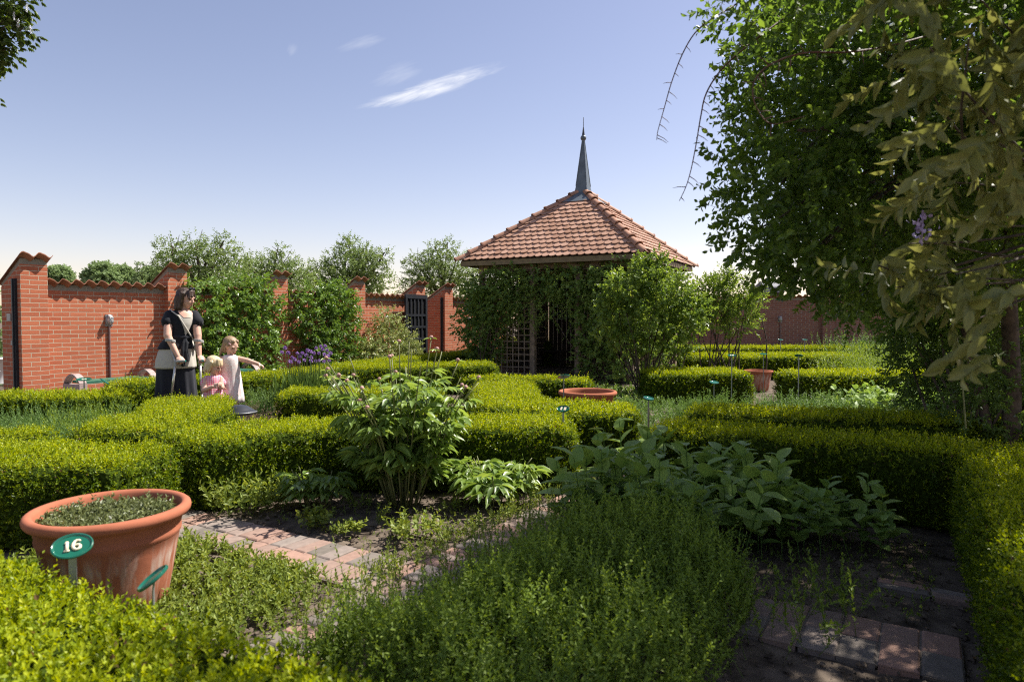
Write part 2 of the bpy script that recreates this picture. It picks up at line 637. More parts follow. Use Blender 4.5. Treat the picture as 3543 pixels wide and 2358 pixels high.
M['bark'] = plain('bark', (.085, .062, .045), .9, var=.35, scale=16, bump=.6)
M['cane'] = plain('cane', (.11, .045, .030), .6, var=.25, scale=30)
M['stem'] = plain('green_stem', (.16, .17, .06), .5, var=.2, scale=20)
M['white'] = plain('white_plastic', (.72, .73, .74), .35, var=.03)
M['glass'] = plain('frosted_glass', (.62, .62, .60), .15, var=.03, spec=.6)

def terracotta(name, col, streak=True):
    m, nt, b, out = mat_new(name)
    tc = nt.nodes.new("ShaderNodeTexCoord")
    mp = nt.nodes.new("ShaderNodeMapping"); mp.inputs['Scale'].default_value = (30, 30, 2.2)
    nt.links.new(tc.outputs['Object'], mp.inputs[0])
    n1 = nt.nodes.new("ShaderNodeTexNoise"); n1.inputs['Scale'].default_value = 1; n1.inputs['Detail'].default_value = 5
    nt.links.new(mp.outputs[0], n1.inputs['Vector'])
    n2 = nt.nodes.new("ShaderNodeTexNoise"); n2.inputs['Scale'].default_value = 7; n2.inputs['Detail'].default_value = 6
    nt.links.new(tc.outputs['Object'], n2.inputs['Vector'])
    base = ramp(nt, n2.outputs[0], (tuple(c * .58 for c in col), tuple(c * .85 for c in col), col, tuple(min(1, c * 1.22) for c in col), (.56, .36, .27)))
    sep = nt.nodes.new("ShaderNodeSeparateXYZ"); nt.links.new(tc.outputs['Object'], sep.inputs[0])
    lim = ramp(nt, n1.outputs[0], ((0, 0, 0), (0, 0, 0), (0, 0, 0), (0, 0, 0), (.45, .45, .45), (1, 1, 1), (1, 1, 1), (1, 1, 1)))
    mr = nt.nodes.new("ShaderNodeMapRange"); mr.inputs[1].default_value = .36; mr.inputs[2].default_value = .27
    nt.links.new(sep.outputs[2], mr.inputs[0])
    mu = nt.nodes.new("ShaderNodeMath"); mu.operation = 'MULTIPLY'
    nt.links.new(lim, mu.inputs[0]); nt.links.new(mr.outputs[0], mu.inputs[1])
    mu2 = nt.nodes.new("ShaderNodeMath"); mu2.operation = 'MULTIPLY'; mu2.inputs[1].default_value = .95 if streak else .12
    nt.links.new(mu.outputs[0], mu2.inputs[0])
    mx = nt.nodes.new("ShaderNodeMixRGB")
    nt.links.new(mu2.outputs[0], mx.inputs[0]); nt.links.new(base, mx.inputs[1]); mx.inputs[2].default_value = (.62, .50, .42, 1)
    nt.links.new(mx.outputs[0], b.inputs['Base Color'])
    b.inputs['Roughness'].default_value = .9
    b.inputs['Specular IOR Level'].default_value = .15
    bp = nt.nodes.new("ShaderNodeBump"); bp.inputs['Strength'].default_value = .5; bp.inputs['Distance'].default_value = .006
    nt.links.new(n2.outputs[0], bp.inputs['Height']); nt.links.new(bp.outputs[0], b.inputs['Normal'])
    return m
M['terra'] = terracotta('terracotta', (.385, .132, .073))
M['paver'] = attr_mat('clay_paver', ((.17, .145, .12), (.26, .215, .185), (.31, .20, .155), (.37, .225, .17)), .88, 22, .5)

# ------------------------------------------------------------------ ground, paths
def ground():
    xs = np.concatenate([np.linspace(-900, -12, 12), np.linspace(-10, 14, 121), np.linspace(16, 900, 12)])
    ys = np.concatenate([np.linspace(-60, -3, 6), np.linspace(-1.8, 24, 130), np.linspace(26, 1500, 14)])
    X, Y = np.meshgrid(xs, ys, indexing='ij')
    Z = .012 * np.sin(X * 5.1 + np.sin(Y * 3)) * np.sin(Y * 4.3) + .008 * np.sin(X * 13 + Y * 7) - .022
    Z[(np.abs(X) > 14) | (Y > 24)] = -.03
    V = np.stack([X, Y, Z], -1).reshape(-1, 3)
    ni, nj = X.shape
    i, j = np.meshgrid(np.arange(ni - 1), np.arange(nj - 1), indexing='ij')
    a = (i * nj + j).ravel(); b = a + nj
    F = np.concatenate([np.stack([a, b, b + 1], 1), np.stack([a, b + 1, a + 1], 1)])
    o = link('ground', tri_mesh('ground', V, F, None, True), M['soil'])
    tag(o, kind='structure')
ground()

def clods():
    n = 9000
    P = np.stack([RNG.uniform(-2.9, 2.6, n), RNG.uniform(2.3, 5.3, n), np.full(n, -.012)], 1)
    r = RNG.gamma(1.6, .0045, n).clip(.002, .022)
    t = np.array([(1, 0, 0), (-1, 0, 0), (0, 1, 0), (0, -1, 0), (0, 0, .8), (0, 0, -.8)], float)
    f = np.array([(0, 2, 4), (2, 1, 4), (1, 3, 4), (3, 0, 4), (2, 0, 5), (1, 2, 5), (3, 1, 5), (0, 3, 5)])
    V = P[:, None] + (t[None] * RNG.uniform(.6, 1.3, (n, 6, 1))) * r[:, None, None]
    F = (f[None] + (np.arange(n) * 6)[:, None, None]).reshape(-1, 3)
    o = link('soil_crumbs', tri_mesh('soil_crumbs', V.reshape(-1, 3), F), M['soil'])
    tag(o, 'loose dry soil crumbs scattered over the bare beds', 'soil', kind='stuff')
clods()

def path_strip(name, m0, m1, w0, w1, dm, dw, jit=.006):
    """clay pavers laid on the garden grid"""
    V, F, R = [], [], []
    nm, nw = max(1, round((m1 - m0) / dm)), max(1, round((w1 - w0) / dw))
    for i in range(nm):
        for j in range(nw):
            g = .0035
            a0, a1 = m0 + i * dm + g, m0 + (i + 1) * dm - g
            b0, b1 = w0 + j * dw + g, w0 + (j + 1) * dw - g
            h = .006 + RNG.normal(0, .0013)
            sl = RNG.normal(0, .0016, 4)
            c = .008
            q = [(a0, b0), (a1, b0), (a1, b1), (a0, b1)]
            q2 = [(a0 + c, b0 + c), (a1 - c, b0 + c), (a1 - c, b1 - c), (a0 + c, b1 - c)]
            b = len(V)
            dx, dy = RNG.normal(0, .0025, 2)
            for k in range(4): V.append(mw(q[k][0] + dx, q[k][1] + dy, -.05))
            for k in range(4): V.append(mw(q[k][0] + dx, q[k][1] + dy, h + sl[k] - .006))
            for k in range(4): V.append(mw(q2[k][0] + dx, q2[k][1] + dy, h + sl[k]))
            for lo in (0, 4):
                for k in range(4):
                    l = (k + 1) % 4
                    F += [(b + lo + k, b + lo + l, b + lo + 4 + l), (b + lo + k, b + lo + 4 + l, b + lo + 4 + k)]
            F += [(b + 8, b + 9, b + 10), (b + 8, b + 10, b + 11)]
            R += [RNG.uniform(0, 1)] * 12
    b = len(V)
    for q in ((m0, w0), (m1, w0), (m1, w1), (m0, w1)): V.append(mw(q[0], q[1], -.003))
    F += [(b, b + 1, b + 2), (b, b + 2, b + 3)]
    R += [0.0] * 4
    o = link(name, tri_mesh(name, np.array(V), np.array(F)[:, ::-1], np.array(R)), M['paver'])
    tag(o, kind='structure')
    return o
path_strip('path', -2.22, -1.77, 5.9, 9.3, .225, .105)
path_strip('path', -2.95, -2.22, 8.78, 9.20, .105, .21)
path_strip('path', -1.77, 1.60, 8.78, 9.20, .105, .21)
path_strip('path', -1.70, -1.26, 10.3, 11.35, .22, .15)
path_strip('path', -.80, -.68, 11.0, 11.4, .06, .24)

# ------------------------------------------------------------------ brick walls
def pantiles(x0, x1, yf, yb, zf, zb, pitch=.19, amp=.03, th=.013):
    mb = MB()
    n = max(2, int(round((x1 - x0) / pitch)))
    nu = n * 10 + 1
    slope = (zb - zf) / (yb - yf)
    ym = (yf + yb) / 2
    for (ya, yc, lift) in ((yf, ym + .04, .0), (ym - .01, yb, -.018)):
        vs, fs = [], []
        for top in (1, 0):
            for y, rise in ((ya, .012), (yc, -.004)):
                for i in range(nu):
                    x = x0 + (x1 - x0) * i / (nu - 1)
                    p = 2 * math.pi * (x - x0) / ((x1 - x0) / n)
                    z = amp * (math.sin(p) + .28 * math.sin(2 * p + .6))
                    vs.append((x, y, zf + (y - yf) * slope + z + lift + rise + (th if top else 0)))
        def I(t, r, i): return ((0 if t else 2) + r) * nu + i
        for i in range(nu - 1):
            fs.append((I(1, 0, i), I(1, 0, i + 1), I(1, 1, i + 1), I(1, 1, i)))
            fs.append((I(0, 0, i), I(0, 1, i), I(0, 1, i + 1), I(0, 0, i + 1)))
            fs.append((I(0, 0, i), I(0, 0, i + 1), I(1, 0, i + 1), I(1, 0, i)))
            fs.append((I(0, 1, i), I(1, 1, i), I(1, 1, i + 1), I(0, 1, i + 1)))
        for i in (0, nu - 1):
            fs.append((I(0, 0, i), I(1, 0, i), I(1, 1, i), I(0, 1, i)))
        mb.add(vs, fs)
    return mb

def wall_pillar(parent, m0, mat, w=.36, zf=2.16, zb=1.84, d=.6):
    MB().prism([(0, -.1), (d, -.1), (d, zb), (0, zf)], m0, m0 + w).build('pillar', mat, parent, uv=True)
    MB().prism([(.004, zf - .003), (d - .004, zb - .003), (d - .004, zb + .06), (.004, zf + .085)], m0 + .004, m0 + w - .004).build('mortar_bed', M['mortar'], parent)
    pantiles(m0 - .035, m0 + w + .035, -.10, d + .08, zf + .125, zb + .03).build('coping', M['pantile'], parent, auto=40)

def wall_panel(parent, m0, m1, mat, zf=1.80, zb=1.64, y0=.125, d=.36):
    MB().prism([(y0, -.1), (y0 + d, -.1), (y0 + d, zb), (y0, zf)], m0, m1).build('panel', mat, parent, uv=True)
    MB().prism([(y0 + .004, zf - .003), (y0 + d - .004, zb - .003), (y0 + d - .004, zb + .06), (y0 + .004, zf + .085)], m0, m1).build('mortar_bed', M['mortar'], parent)
    pantiles(m0, m1, y0 - .11, y0 + d + .07, zf + .125, zb + .04).build('coping', M['pantile'], parent, auto=40)

wall = thing('brick_wall', 'long sunlit red brick wall with tiled coping and stepped pillars on the left', 'wall', (W0[0], W0[1], 0), TH)
PM = (0.0, 2.243, 4.467, 6.72, 8.94)
for k, m in enumerate(PM):
    wall_pillar(wall, m, M['brick'])
    if k < 4:
        wall_panel(wall, m + .36, PM[k + 1], M['brick'])
def rail(parent, m, y, z1, mat):
    MB().box((m - .018, y, z1 / 2), (.036, .07, z1)).box((m - .045, y + .012, z1 / 2), (.02, .03, z1)).build('gate_stop', mat, parent)
rail(wall, 0, .135, 1.95, M['black'])
MB().box((-.006, .36, 1.39), (.012, .12, .11)).build('plaque', M['grey'], wall)
MB().box((-.062, .15, 1.02), (.02, .03, .07)).build('latch', M['grey'], wall)

wall2 = thing('brick_wall', 'short red brick wall right of the black gate, running behind the gazebo', 'wall', (W0[0], W0[1], 0), TH)
wall_pillar(wall2, 10.15, M['brick'])
wall_panel(wall2, 10.51, 13.6, M['brick'])
rail(wall2, 10.15, .09, 1.93, M['black'])

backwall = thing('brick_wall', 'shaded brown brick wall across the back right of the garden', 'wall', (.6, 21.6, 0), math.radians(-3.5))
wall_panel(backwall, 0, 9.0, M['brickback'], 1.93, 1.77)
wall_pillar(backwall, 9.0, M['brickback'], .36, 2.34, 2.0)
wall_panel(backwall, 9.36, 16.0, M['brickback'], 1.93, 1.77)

# gate leaf standing open against its pillar
gate = thing('garden_gate', 'black steel gate with a grid of small panes, swung open against the wall', 'gate', (W0[0], W0[1], 0), TH)
def gate_leaf():
    x0, x1, y = 8.41, 9.27, -.075
    z0, z1 = .07, 1.97
    MB().box(((x0 + x1) / 2, y + .012, (z0 + z1) / 2), (x1 - x0 - .04, .008, z1 - z0 - .04)).build('back_panel', plain('gate_panel', (.012, .011, .011), .5), gate)
    f = MB()
    for x in (x0 + .035, x1 - .035):
        f.box((x, y, (z0 + z1) / 2), (.07, .05, z1 - z0))
    W_ = x1 - x0 - .14
    f.box(((x0 + x1) / 2, y, z1 - .05), (W_, .048, .10)).box(((x0 + x1) / 2, y, z0 + .05), (W_, .048, .10))
    f.build('frame', M['black'], gate)
    g = MB()
    zz = [z1 - .10]
    for h in (.42, .30, .30, .29):
        zz.append(zz[-1] - h)
        g.box(((x0 + x1) / 2, y - .002, zz[-1]), (W_, .036, .055))
    for k in range(1, 5):
        g.box((x0 + .07 + W_ * k / 5, y - .001, (z0 + z1) / 2), (.042, .03, z1 - z0 - .2))
    g.build('glazing_bars', M['black'], gate)
    for z in (.4, 1.65):
        MB().tube([(x1 + .012, y, z - .05), (x1 + .012, y, z + .05)], .014).box((x1 + .012, y + .035, z), (.02, .05, .05)).build('hinge', M['black'], gate)
    MB().tube([(x0 + .035, y - .025, 1.02), (x0 + .035, y - .07, 1.02), (x0 + .14, y - .07, 1.02)], .010).build('handle', M['grey'], gate)
gate_leaf()

# bulkhead lamps on their conduits
def wall_lamp(parent_rot, origin, m, z, label, y=.125):
    o = thing('wall_lamp', label, 'lamp', origin, parent_rot, 'bulkhead lamps on the walls')
    c = Vector((m, y, z))
    MB().ell(c + Vector((0, -.02, 0)), (.062, .03, .10)).box(c + Vector((0, -.008, 0)), (.11, .016, .19)).build('housing', M['grey'], o, auto=40)
    MB().ell(c + Vector((0, -.05, .012)), (.042, .055, .078)).build('lens', M['glass'], o, smooth=True)
    g = MB()
    for k in (-1, 0, 1):
        g.tube([c + Vector((k * .025, -.03, .09)), c + Vector((k * .027, -.112 + abs(k) * .02, .05)), c + Vector((k * .027, -.112 + abs(k) * .02, -.03)), c + Vector((k * .025, -.03, -.075))], .004, 6)
    for dz in (-.03, .03):
        g.tube([c + Vector((-.046, -.03, dz + .01)), c + Vector((-.03, -.105, dz + .01)), c + Vector((.03, -.105, dz + .01)), c + Vector((.046, -.03, dz + .01))], .004, 6)
    g.build('cage', M['grey'], o)
    MB().tube([c + Vector((0, -.018, -.09)), (m, y - .018, 0)], .017, 10).box((m, y - .012, z - .45), (.05, .024, .02)).build('conduit', plain('conduit_paint', (.20, .115, .10), .5), o, auto=40)
    return o
wall_lamp(TH, (W0[0], W0[1], 0), 1.30, 1.34, 'caged bulkhead lamp on the sunny brick wall left of the woman')
wall_lamp(TH, (W0[0], W0[1], 0), 7.95, 1.34, 'pale bulkhead lamp half hidden by the variegated shrub beside the gate')
wall_lamp(TH, (W0[0], W0[1], 0), 11.44, 1.30, 'bulkhead lamp on the brick wall between gate pillar and gazebo')
wall_lamp(math.radians(-3.5), (.6, 21.6, 0), 7.75, 1.34, 'bulkhead lamp on the shaded back wall')

# benches with cast ends along the wall
def bench(m0, m1, label, w0=.42):
    o = thing('garden_bench', label, 'bench', (W0[0], W0[1], 0), TH, 'low benches along the brick wall')
    stone = M['benchstone']
    for m in (m0, m1 - .10):
        e = MB()
        y0, y1 = -w0, -(w0 + .44)                             # local y is minus the distance from the wall
        for ya, yb in ((y0, y0 - .07), (y1 + .07, y1)):       # feet
            e.prism([(ya, 0), (yb, 0), (yb, .34), (ya, .34)], m, m + .10)
        n = 10
        for k in range(n):                                    # arch between the feet
            a0, a1 = math.pi * k / n, math.pi * (k + 1) / n
            c = (y0 + y1) / 2
            r = .15
            e.prism([(c + r * math.cos(a0), .16 + r * math.sin(a0)), (c + r * math.cos(a1), .16 + r * math.sin(a1)),
                     (c + r * math.cos(a1) * 1.05, .34), (c + r * math.cos(a0) * 1.05, .34)], m + .003, m + .097)
        e.prism([(y0 + .01, .34), (y1 - .01, .34), (y1 - .01, .42), (y0 + .01, .42)], m - .004, m + .104)
        top = []
        for k in range(13):
            s = k / 12
            top.append((y0 + (y1 - y0) * s, .42 + .125 * math.sin(math.pi * s) ** .8))
        for k in range(12):
            a, b = top[k], top[k + 1]
            e.prism([(a[0], a[1] - .0), (b[0], b[1] - .0), (b[0], b[1] + .026), (a[0], a[1] + .026)], m, m + .10)
        e.build('cast_end', stone, o)
    for k in range(3):
        y = -(w0 + .09 + k * .13)
        MB().box(((m0 + m1) / 2, y, .445), (m1 - m0 - .21, .115, .035)).build('seat_slat', M['greenwood'], o)
    return o
M['benchstone'] = plain('pinkish_cast_stone', (.36, .27, .245), .7, var=.15, scale=18, bump=.15)
M['greenwood'] = plain('green_painted_wood', (.045, .16, .105), .45, var=.15, scale=10)
bench(.35, 1.52, 'low green bench with arched cast ends before the wall, left of the woman')
bench(2.55, 3.45, 'green bench almost hidden by the hedge, under the ivy behind the girls')
bench(10.75, 12.2, 'low bench with arched ends right of the black gate')

# ------------------------------------------------------------------ gazebo
GZ = (1.757, 16.96)
gz = thing('garden_gazebo', 'square wooden gazebo with a red tiled tent roof and tall zinc spire', 'gazebo', (GZ[0], GZ[1], 0), math.radians(-27.5))
HE, ZE, ZA = 2.195, 2.72, 4.52
def gazebo():
    S = math.hypot(HE, ZA - ZE)
    sl = math.atan2(ZA - ZE, HE)
    for face in range(4):
        R = Matrix.Rotation(face * math.pi / 2, 3, 'Z')
        es = Vector((0, math.cos(sl), math.sin(sl)))          # up the slope of the face that looks to -y
        en = Vector((0, -math.sin(sl), math.cos(sl)))
        o0 = Vector((0, -HE, ZE))
        V, F, Q = [], [], []
        gauge, tw = .178, .168
        rows = int(S / gauge) + 1
        for r in range(rows):
            s0 = r * gauge - .045
            wrow = HE * (1 - max(s0, 0) / S)
            n = int(2 * HE / tw) + 2
            for c in range(n):
                a = -HE - tw / 2 + (c + .5 * (r % 2)) * tw
                if a + tw < -wrow or a > wrow:
                    continue
                b = len(V)
                rim = []
                for k in range(9):
                    q = math.pi * k / 8
                    rim.append((a + tw / 2 - (tw / 2 - .002) * math.cos(q), s0 + .078 * (1 - math.sin(q))))
                rim += [(a + tw - .002, s0 + .27), (a + .002, s0 + .27)]
                jl = RNG.normal(0, .0022)
                for lift in (0, -.019):
                    for (x, s) in rim:
                        s = min(s, S)
                        lim = HE * (1 - max(s, 0) / S)
                        x = max(-lim, min(lim, x))
                        h = .052 - .14 * (s - s0) + jl + lift
                        V.append(R @ (o0 + Vector((x, 0, 0)) + es * s + en * h))
                m = len(rim)
                for k in range(1, m - 1):
                    F.append((b, b + k, b + k + 1))
                for k in range(9 - 1):
                    F += [(b + k, b + m + k, b + m + k + 1), (b + k, b + m + k + 1, b + k + 1)]
                Q += [RNG.uniform(0, 1)] * (2 * m)
        me = tri_mesh('roof_tiles', np.array([tuple(v) for v in V]), np.array(F), np.array(Q))
        link('roof_tiles', me, M['roof'], gz)
    # deck under the tiles, closed so no light leaks through
    d = MB()
    d.add([(-HE, -HE, ZE - .02), (HE, -HE, ZE - .02), (HE, HE, ZE - .02), (-HE, HE, ZE - .02), (0, 0, ZA - .03)],
          [(0, 1, 4), (1, 2, 4), (2, 3, 4), (3, 0, 4), (3, 2, 1, 0)])
    d.build('roof_deck', M['darkwood'], gz)
    for face in range(4):
        R = Matrix.Rotation(face * math.pi / 2, 3, 'Z')
        MB().box(R @ Vector((0, -HE + .02, ZE - .075)), (2 * HE - (.08 if face % 2 else 0), .034, .115), R).build('fascia', M['fascia'], gz)
        p0, p1 = R @ Vector((-HE - .06, -HE - .06, ZE - .03)), R @ Vector((0, 0, ZA + .01))
        ax = (p1 - p0); L = ax.length; ax.normalize()
        side = Vector((ax.y, -ax.x, 0)).normalized()
        up = side.cross(ax)
        if up.z < 0: up = -up
        rt = MB()
        n = 10
        for k in range(n):
            h0, h1 = L * k / n - .02, L * (k + 1) / n + .03
            rings = []
            for h, rad, lf in ((h0, .100, .048), (h0 + .035, .100, .047), (h0 + .04, .088, .044), (h1, .076, .02)):
                rings.append([p0 + ax * h + (side * math.cos(math.pi * j / 10) + up * math.sin(math.pi * j / 10)) * rad + up * (lf - .03) for j in range(11)])
            for h, rad, lf in ((h0, .084, .048),):
                rings.insert(0, [p0 + ax * h + (side * math.cos(math.pi * j / 10) + up * math.sin(math.pi * j / 10)) * rad + up * (lf - .03) for j in range(11)])
            vs = [v for r in rings for v in r]
            fs = [(i * 11 + j, i * 11 + j + 1, (i + 1) * 11 + j + 1, (i + 1) * 11 + j) for i in range(len(rings) - 1) for j in range(10)]
            rt.add(vs, fs)
        rt.build('hip_tiles', M['ridge'], gz, auto=35)
    sp = MB()
    def sq(h, z): return [(-h, -h, z), (h, -h, z), (h, h, z), (-h, h, z)]
    lev = [(.48, 4.19), (.165, 4.455), (.138, 4.62), (.024, 5.73)]
    vs = [p for h, z in lev for p in sq(h, z)]
    fs = [(i * 4 + j, i * 4 + (j + 1) % 4, i * 4 + 4 + (j + 1) % 4, i * 4 + 4 + j) for i in range(3) for j in range(4)] + [(12, 13, 14, 15)]
    sp.add(vs, fs)
    spire = sp.build('spire', M['zinc'], gz)
    sm = MB()
    for (a, b) in ((-1, -1), (1, -1), (1, 1), (-1, 1)):
        sm.tube([(a * .138, b * .138, 4.62), (a * .024, b * .024, 5.72)], .011, 6)
    sm.build('seam', M['zinc'], spire)
    MB().ell((0, 0, 5.80), (.072, .072, .072)).lathe([(.036, 5.70), (.045, 5.73), (.03, 5.76)], 16).build('ball', M['zinc'], spire, smooth=True)
    MB().lathe([(.036, 5.86), (.012, 6.06), (.008, 6.07), (.007, 6.30), (.0005, 6.31)], 12).build('finial', M['black'], spire, smooth=True)
    # frame
    p = 1.82
    mids = [(-p + 2 * p * .366, -p), (-p + 2 * p * .668, -p)]
    for (x, y) in [(-p, -p), (p, -p), (p, p), (-p, p)] + mids:
        MB().box((x, y, 1.32), (.115, .115, 2.64)).build('post', M['wood'], gz)
    for face in range(4):
        R = Matrix.Rotation(face * math.pi / 2, 3, 'Z')
        MB().box(R @ Vector((0, -p, 2.55)), (2 * p - .12, .09, .14), R).build('beam', M['wood'], gz)
    def trellis(x0, x1, R, z0=.1, z1=2.46):
        t = MB()
        n = max(1, round((x1 - x0) / .15))
        for k in range(n + 1):
            x = x0 + (x1 - x0) * k / n
            t.box(R @ Vector((x, -p - .012, (z0 + z1) / 2)), (.024, .012, z1 - z0), R)
        q = round((z1 - z0) / .15)
        for k in range(q + 1):
            z = z0 + (z1 - z0) * k / q
            t.box(R @ Vector(((x0 + x1) / 2, -p + .002, z)), (x1 - x0, .012, .024), R)
        t.build('trellis', M['wood'], gz)
    I3 = Matrix.Identity(3)
    trellis(-p + .07, mids[0][0] - .07, I3)
    trellis(mids[1][0] + .07, p - .07, I3)
    trellis(-p + .07, p - .07, Matrix.Rotation(-math.pi / 2, 3, 'Z'))
    trellis(-p + .07, p - .07, Matrix.Rotation(math.pi / 2, 3, 'Z'))
    b = MB()
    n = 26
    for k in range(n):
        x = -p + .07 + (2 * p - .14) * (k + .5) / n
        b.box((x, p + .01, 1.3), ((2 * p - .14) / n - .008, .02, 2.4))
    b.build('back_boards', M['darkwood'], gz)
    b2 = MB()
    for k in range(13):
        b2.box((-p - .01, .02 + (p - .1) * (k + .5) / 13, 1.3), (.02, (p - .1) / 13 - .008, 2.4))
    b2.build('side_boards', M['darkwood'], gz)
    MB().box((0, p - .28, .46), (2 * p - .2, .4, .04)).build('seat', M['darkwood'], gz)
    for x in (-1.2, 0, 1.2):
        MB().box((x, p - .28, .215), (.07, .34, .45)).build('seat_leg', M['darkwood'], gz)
    MB().box((mids[1][0] - .55, p - .5, .80), (1.5, .03, .08)).build('back_rest_rail', M['darkwood'], gz)
    MB().box((0, 0, .012), (2 * p, 2 * p, .05)).build('floor_slab', M['soil'], gz)
gazebo()

# grey roof of a shed beyond the back wall
sh = thing('garden_shed', 'grey metal shed roof peeping over the shaded back wall', 'shed', at(1768, 690, 23.6)[:2] + (0,), math.radians(8))
MB().box((0, 0, 1.15), (.60, .9, 2.3)).build('wall', M['darkwood'], sh)
MB().prism([(-.48, 2.24), (-.42, 2.43), (.02, 2.62), (.46, 2.43), (.5, 2.24)], -.33, .33, 'x').build('roof', plain('sheet_metal', (.125, .125, .135), .5, metal=.2, var=.12), sh)

# ------------------------------------------------------------------ box hedges
def sample_mesh(V, Q, n):
    """area-weighted samples of quads"""
    a, b, c, d = V[Q[:, 0]], V[Q[:, 1]], V[Q[:, 2]], V[Q[:, 3]]
    nr = np.cross(c - a, d - b)
    A = np.linalg.norm(nr, axis=1)
    nr = unit(nr)
    k = RNG.choice(len(Q), size=n, p=A / A.sum())
    u, v = RNG.uniform(0, 1, (2, n, 1))
    P = a[k] * (1 - u) * (1 - v) + b[k] * u * (1 - v) + c[k] * u * v + d[k] * (1 - u) * v
    return P, nr[k], A.sum() / 2

def resample(pts, step):
    pts = [np.array(p, float) for p in pts]
    for _ in range(2):                                       # ease the corners a little
        if len(pts) > 2:
            q = [pts[0]]
            for a, b in zip(pts[:-1], pts[1:]):
                q += [a * .75 + b * .25, a * .25 + b * .75]
            q.append(pts[-1]); pts = q
    out = [pts[0]]
    for a, b in zip(pts[:-1], pts[1:]):
        L = np.linalg.norm(b - a); n = max(1, int(round(L / step)))
        for i in range(1, n + 1):
            out.append(a + (b - a) * i / n)
    return np.array(out)

def hedge(label, pts, W=.7, H=.5, dens=900, ll=.018, lw=.0105, n=7, sl=.055, seed=0, dead=0):
    c = resample(pts, .13)
    tan = unit(np.gradient(c, axis=0))
    nor = np.stack([tan[:, 1], -tan[:, 0]], 1)
    ins = .035
    hw, hh, r = W / 2 - ins, H - ins, .045
    prof = [(-hw * 1.0, 0.0), (-hw - .012, hh * .35), (-hw, hh * .7), (-hw, hh - r), (-hw + r * .3, hh - r * .3), (-hw + r, hh),
            (-hw * .35, hh), (hw * .35, hh), (hw - r, hh), (hw - r * .3, hh - r * .3), (hw, hh - r), (hw, hh * .7), (hw + .012, hh * .35), (hw, 0.0)]
    prof = np.array(prof)
    K, S = len(prof), len(c)
    # rounded ends: shrink and pull in the first and last sections
    rings, scl, ext = [], [], []
    idx = [0, 0] + list(range(S)) + [S - 1, S - 1]
    scl = [.72, .93] + [1.0] * S + [.93, .72]
    ext = [-.075, -.05] + [0] * S + [.05, .075]
    V = []
    for i, s, e in zip(idx, scl, ext):
        p = c[i] + tan[i] * e
        for (x, z) in prof:
            q = p + nor[i] * x * s
            zz = z * (1 if s == 1 else (.97 if s > .9 else .9))
            w = .012 * math.sin(q[0] * 5.3 + seed) * math.sin(q[1] * 4.7 + z * 6) + .012 * math.sin(q[0] * 11 + q[1] * 9)
            V.append((q[0] + nor[i][0] * w, q[1] + nor[i][1] * w, max(zz + (w if z > .1 else 0), 0)))
    V = np.array(V)
    R = len(idx)
    Q = [(i * K + k, i * K + k + 1, (i + 1) * K + k + 1, (i + 1) * K + k) for i in range(R - 1) for k in range(K - 1)]
    h = K // 2
    for base, flip in ((0, False), ((R - 1) * K, True)):
        for k in range(h - 1):
            q = (base + k, base + K - 1 - k, base + K - 2 - k, base + k + 1)
            Q.append(q if not flip else q[::-1])
    Q = np.array(Q)[:, ::-1]
    me = bpy.data.meshes.new('box_hedge')
    me.from_pydata(V.tolist(), [], Q.tolist())
    o = link('box_hedge', me, M['boxcore'])
    P, Nn, A = sample_mesh(V, Q, 10)
    cnt = int(A * dens * 1.9)
    P, Nn, A = sample_mesh(V, Q, cnt)
    # orient outwards whatever the winding
    cc = c[np.argmin(((P[:, None, :2] - c[None]) ** 2).sum(2), axis=1)]
    rad = np.concatenate([P[:, :2] - cc, (P[:, 2:] - H * .5)], 1)
    flip = (Nn * rad).sum(1) < 0
    Nn[flip] *= -1
    thin = np.sin(P[:, 0] * 17 + P[:, 2] * 21 + seed) * np.sin(P[:, 1] * 15 - P[:, 2] * 13) + .5 * np.sin(P[:, 0] * 41) * np.sin(P[:, 1] * 37 + P[:, 2] * 29)
    keep = RNG.uniform(0, 1, cnt) < np.where(thin < -.35, .42, 1.0)
    P, Nn = P[keep], Nn[keep]
    cnt = len(P)
    D = unit(Nn * .62 + np.array([0, 0, .5]) + RNG.normal(0, .40, P.shape))
    P = P + Nn * RNG.uniform(-.012, .028, (cnt, 1))
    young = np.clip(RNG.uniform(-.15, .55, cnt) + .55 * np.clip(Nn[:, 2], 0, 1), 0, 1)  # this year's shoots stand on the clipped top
    lv = Leaves(KITE)
    long_ = RNG.uniform(.7, 1.25, cnt)
    long_[RNG.uniform(0, 1, cnt) < .05] *= 1.7                # a few shoots stand proud of the clip
    lv.sprigs(P, D, sl * long_, n, ll * 1.1, lw * 1.15, ang=.85, mode='pair', jit=.28)
    q = lv.parts[-1]
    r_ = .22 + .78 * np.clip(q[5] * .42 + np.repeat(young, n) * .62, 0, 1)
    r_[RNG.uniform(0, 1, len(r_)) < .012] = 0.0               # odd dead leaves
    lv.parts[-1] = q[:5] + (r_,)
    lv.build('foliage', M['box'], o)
    tag(o, label, 'hedge', 'clipped box hedges of the garden beds')
    return o

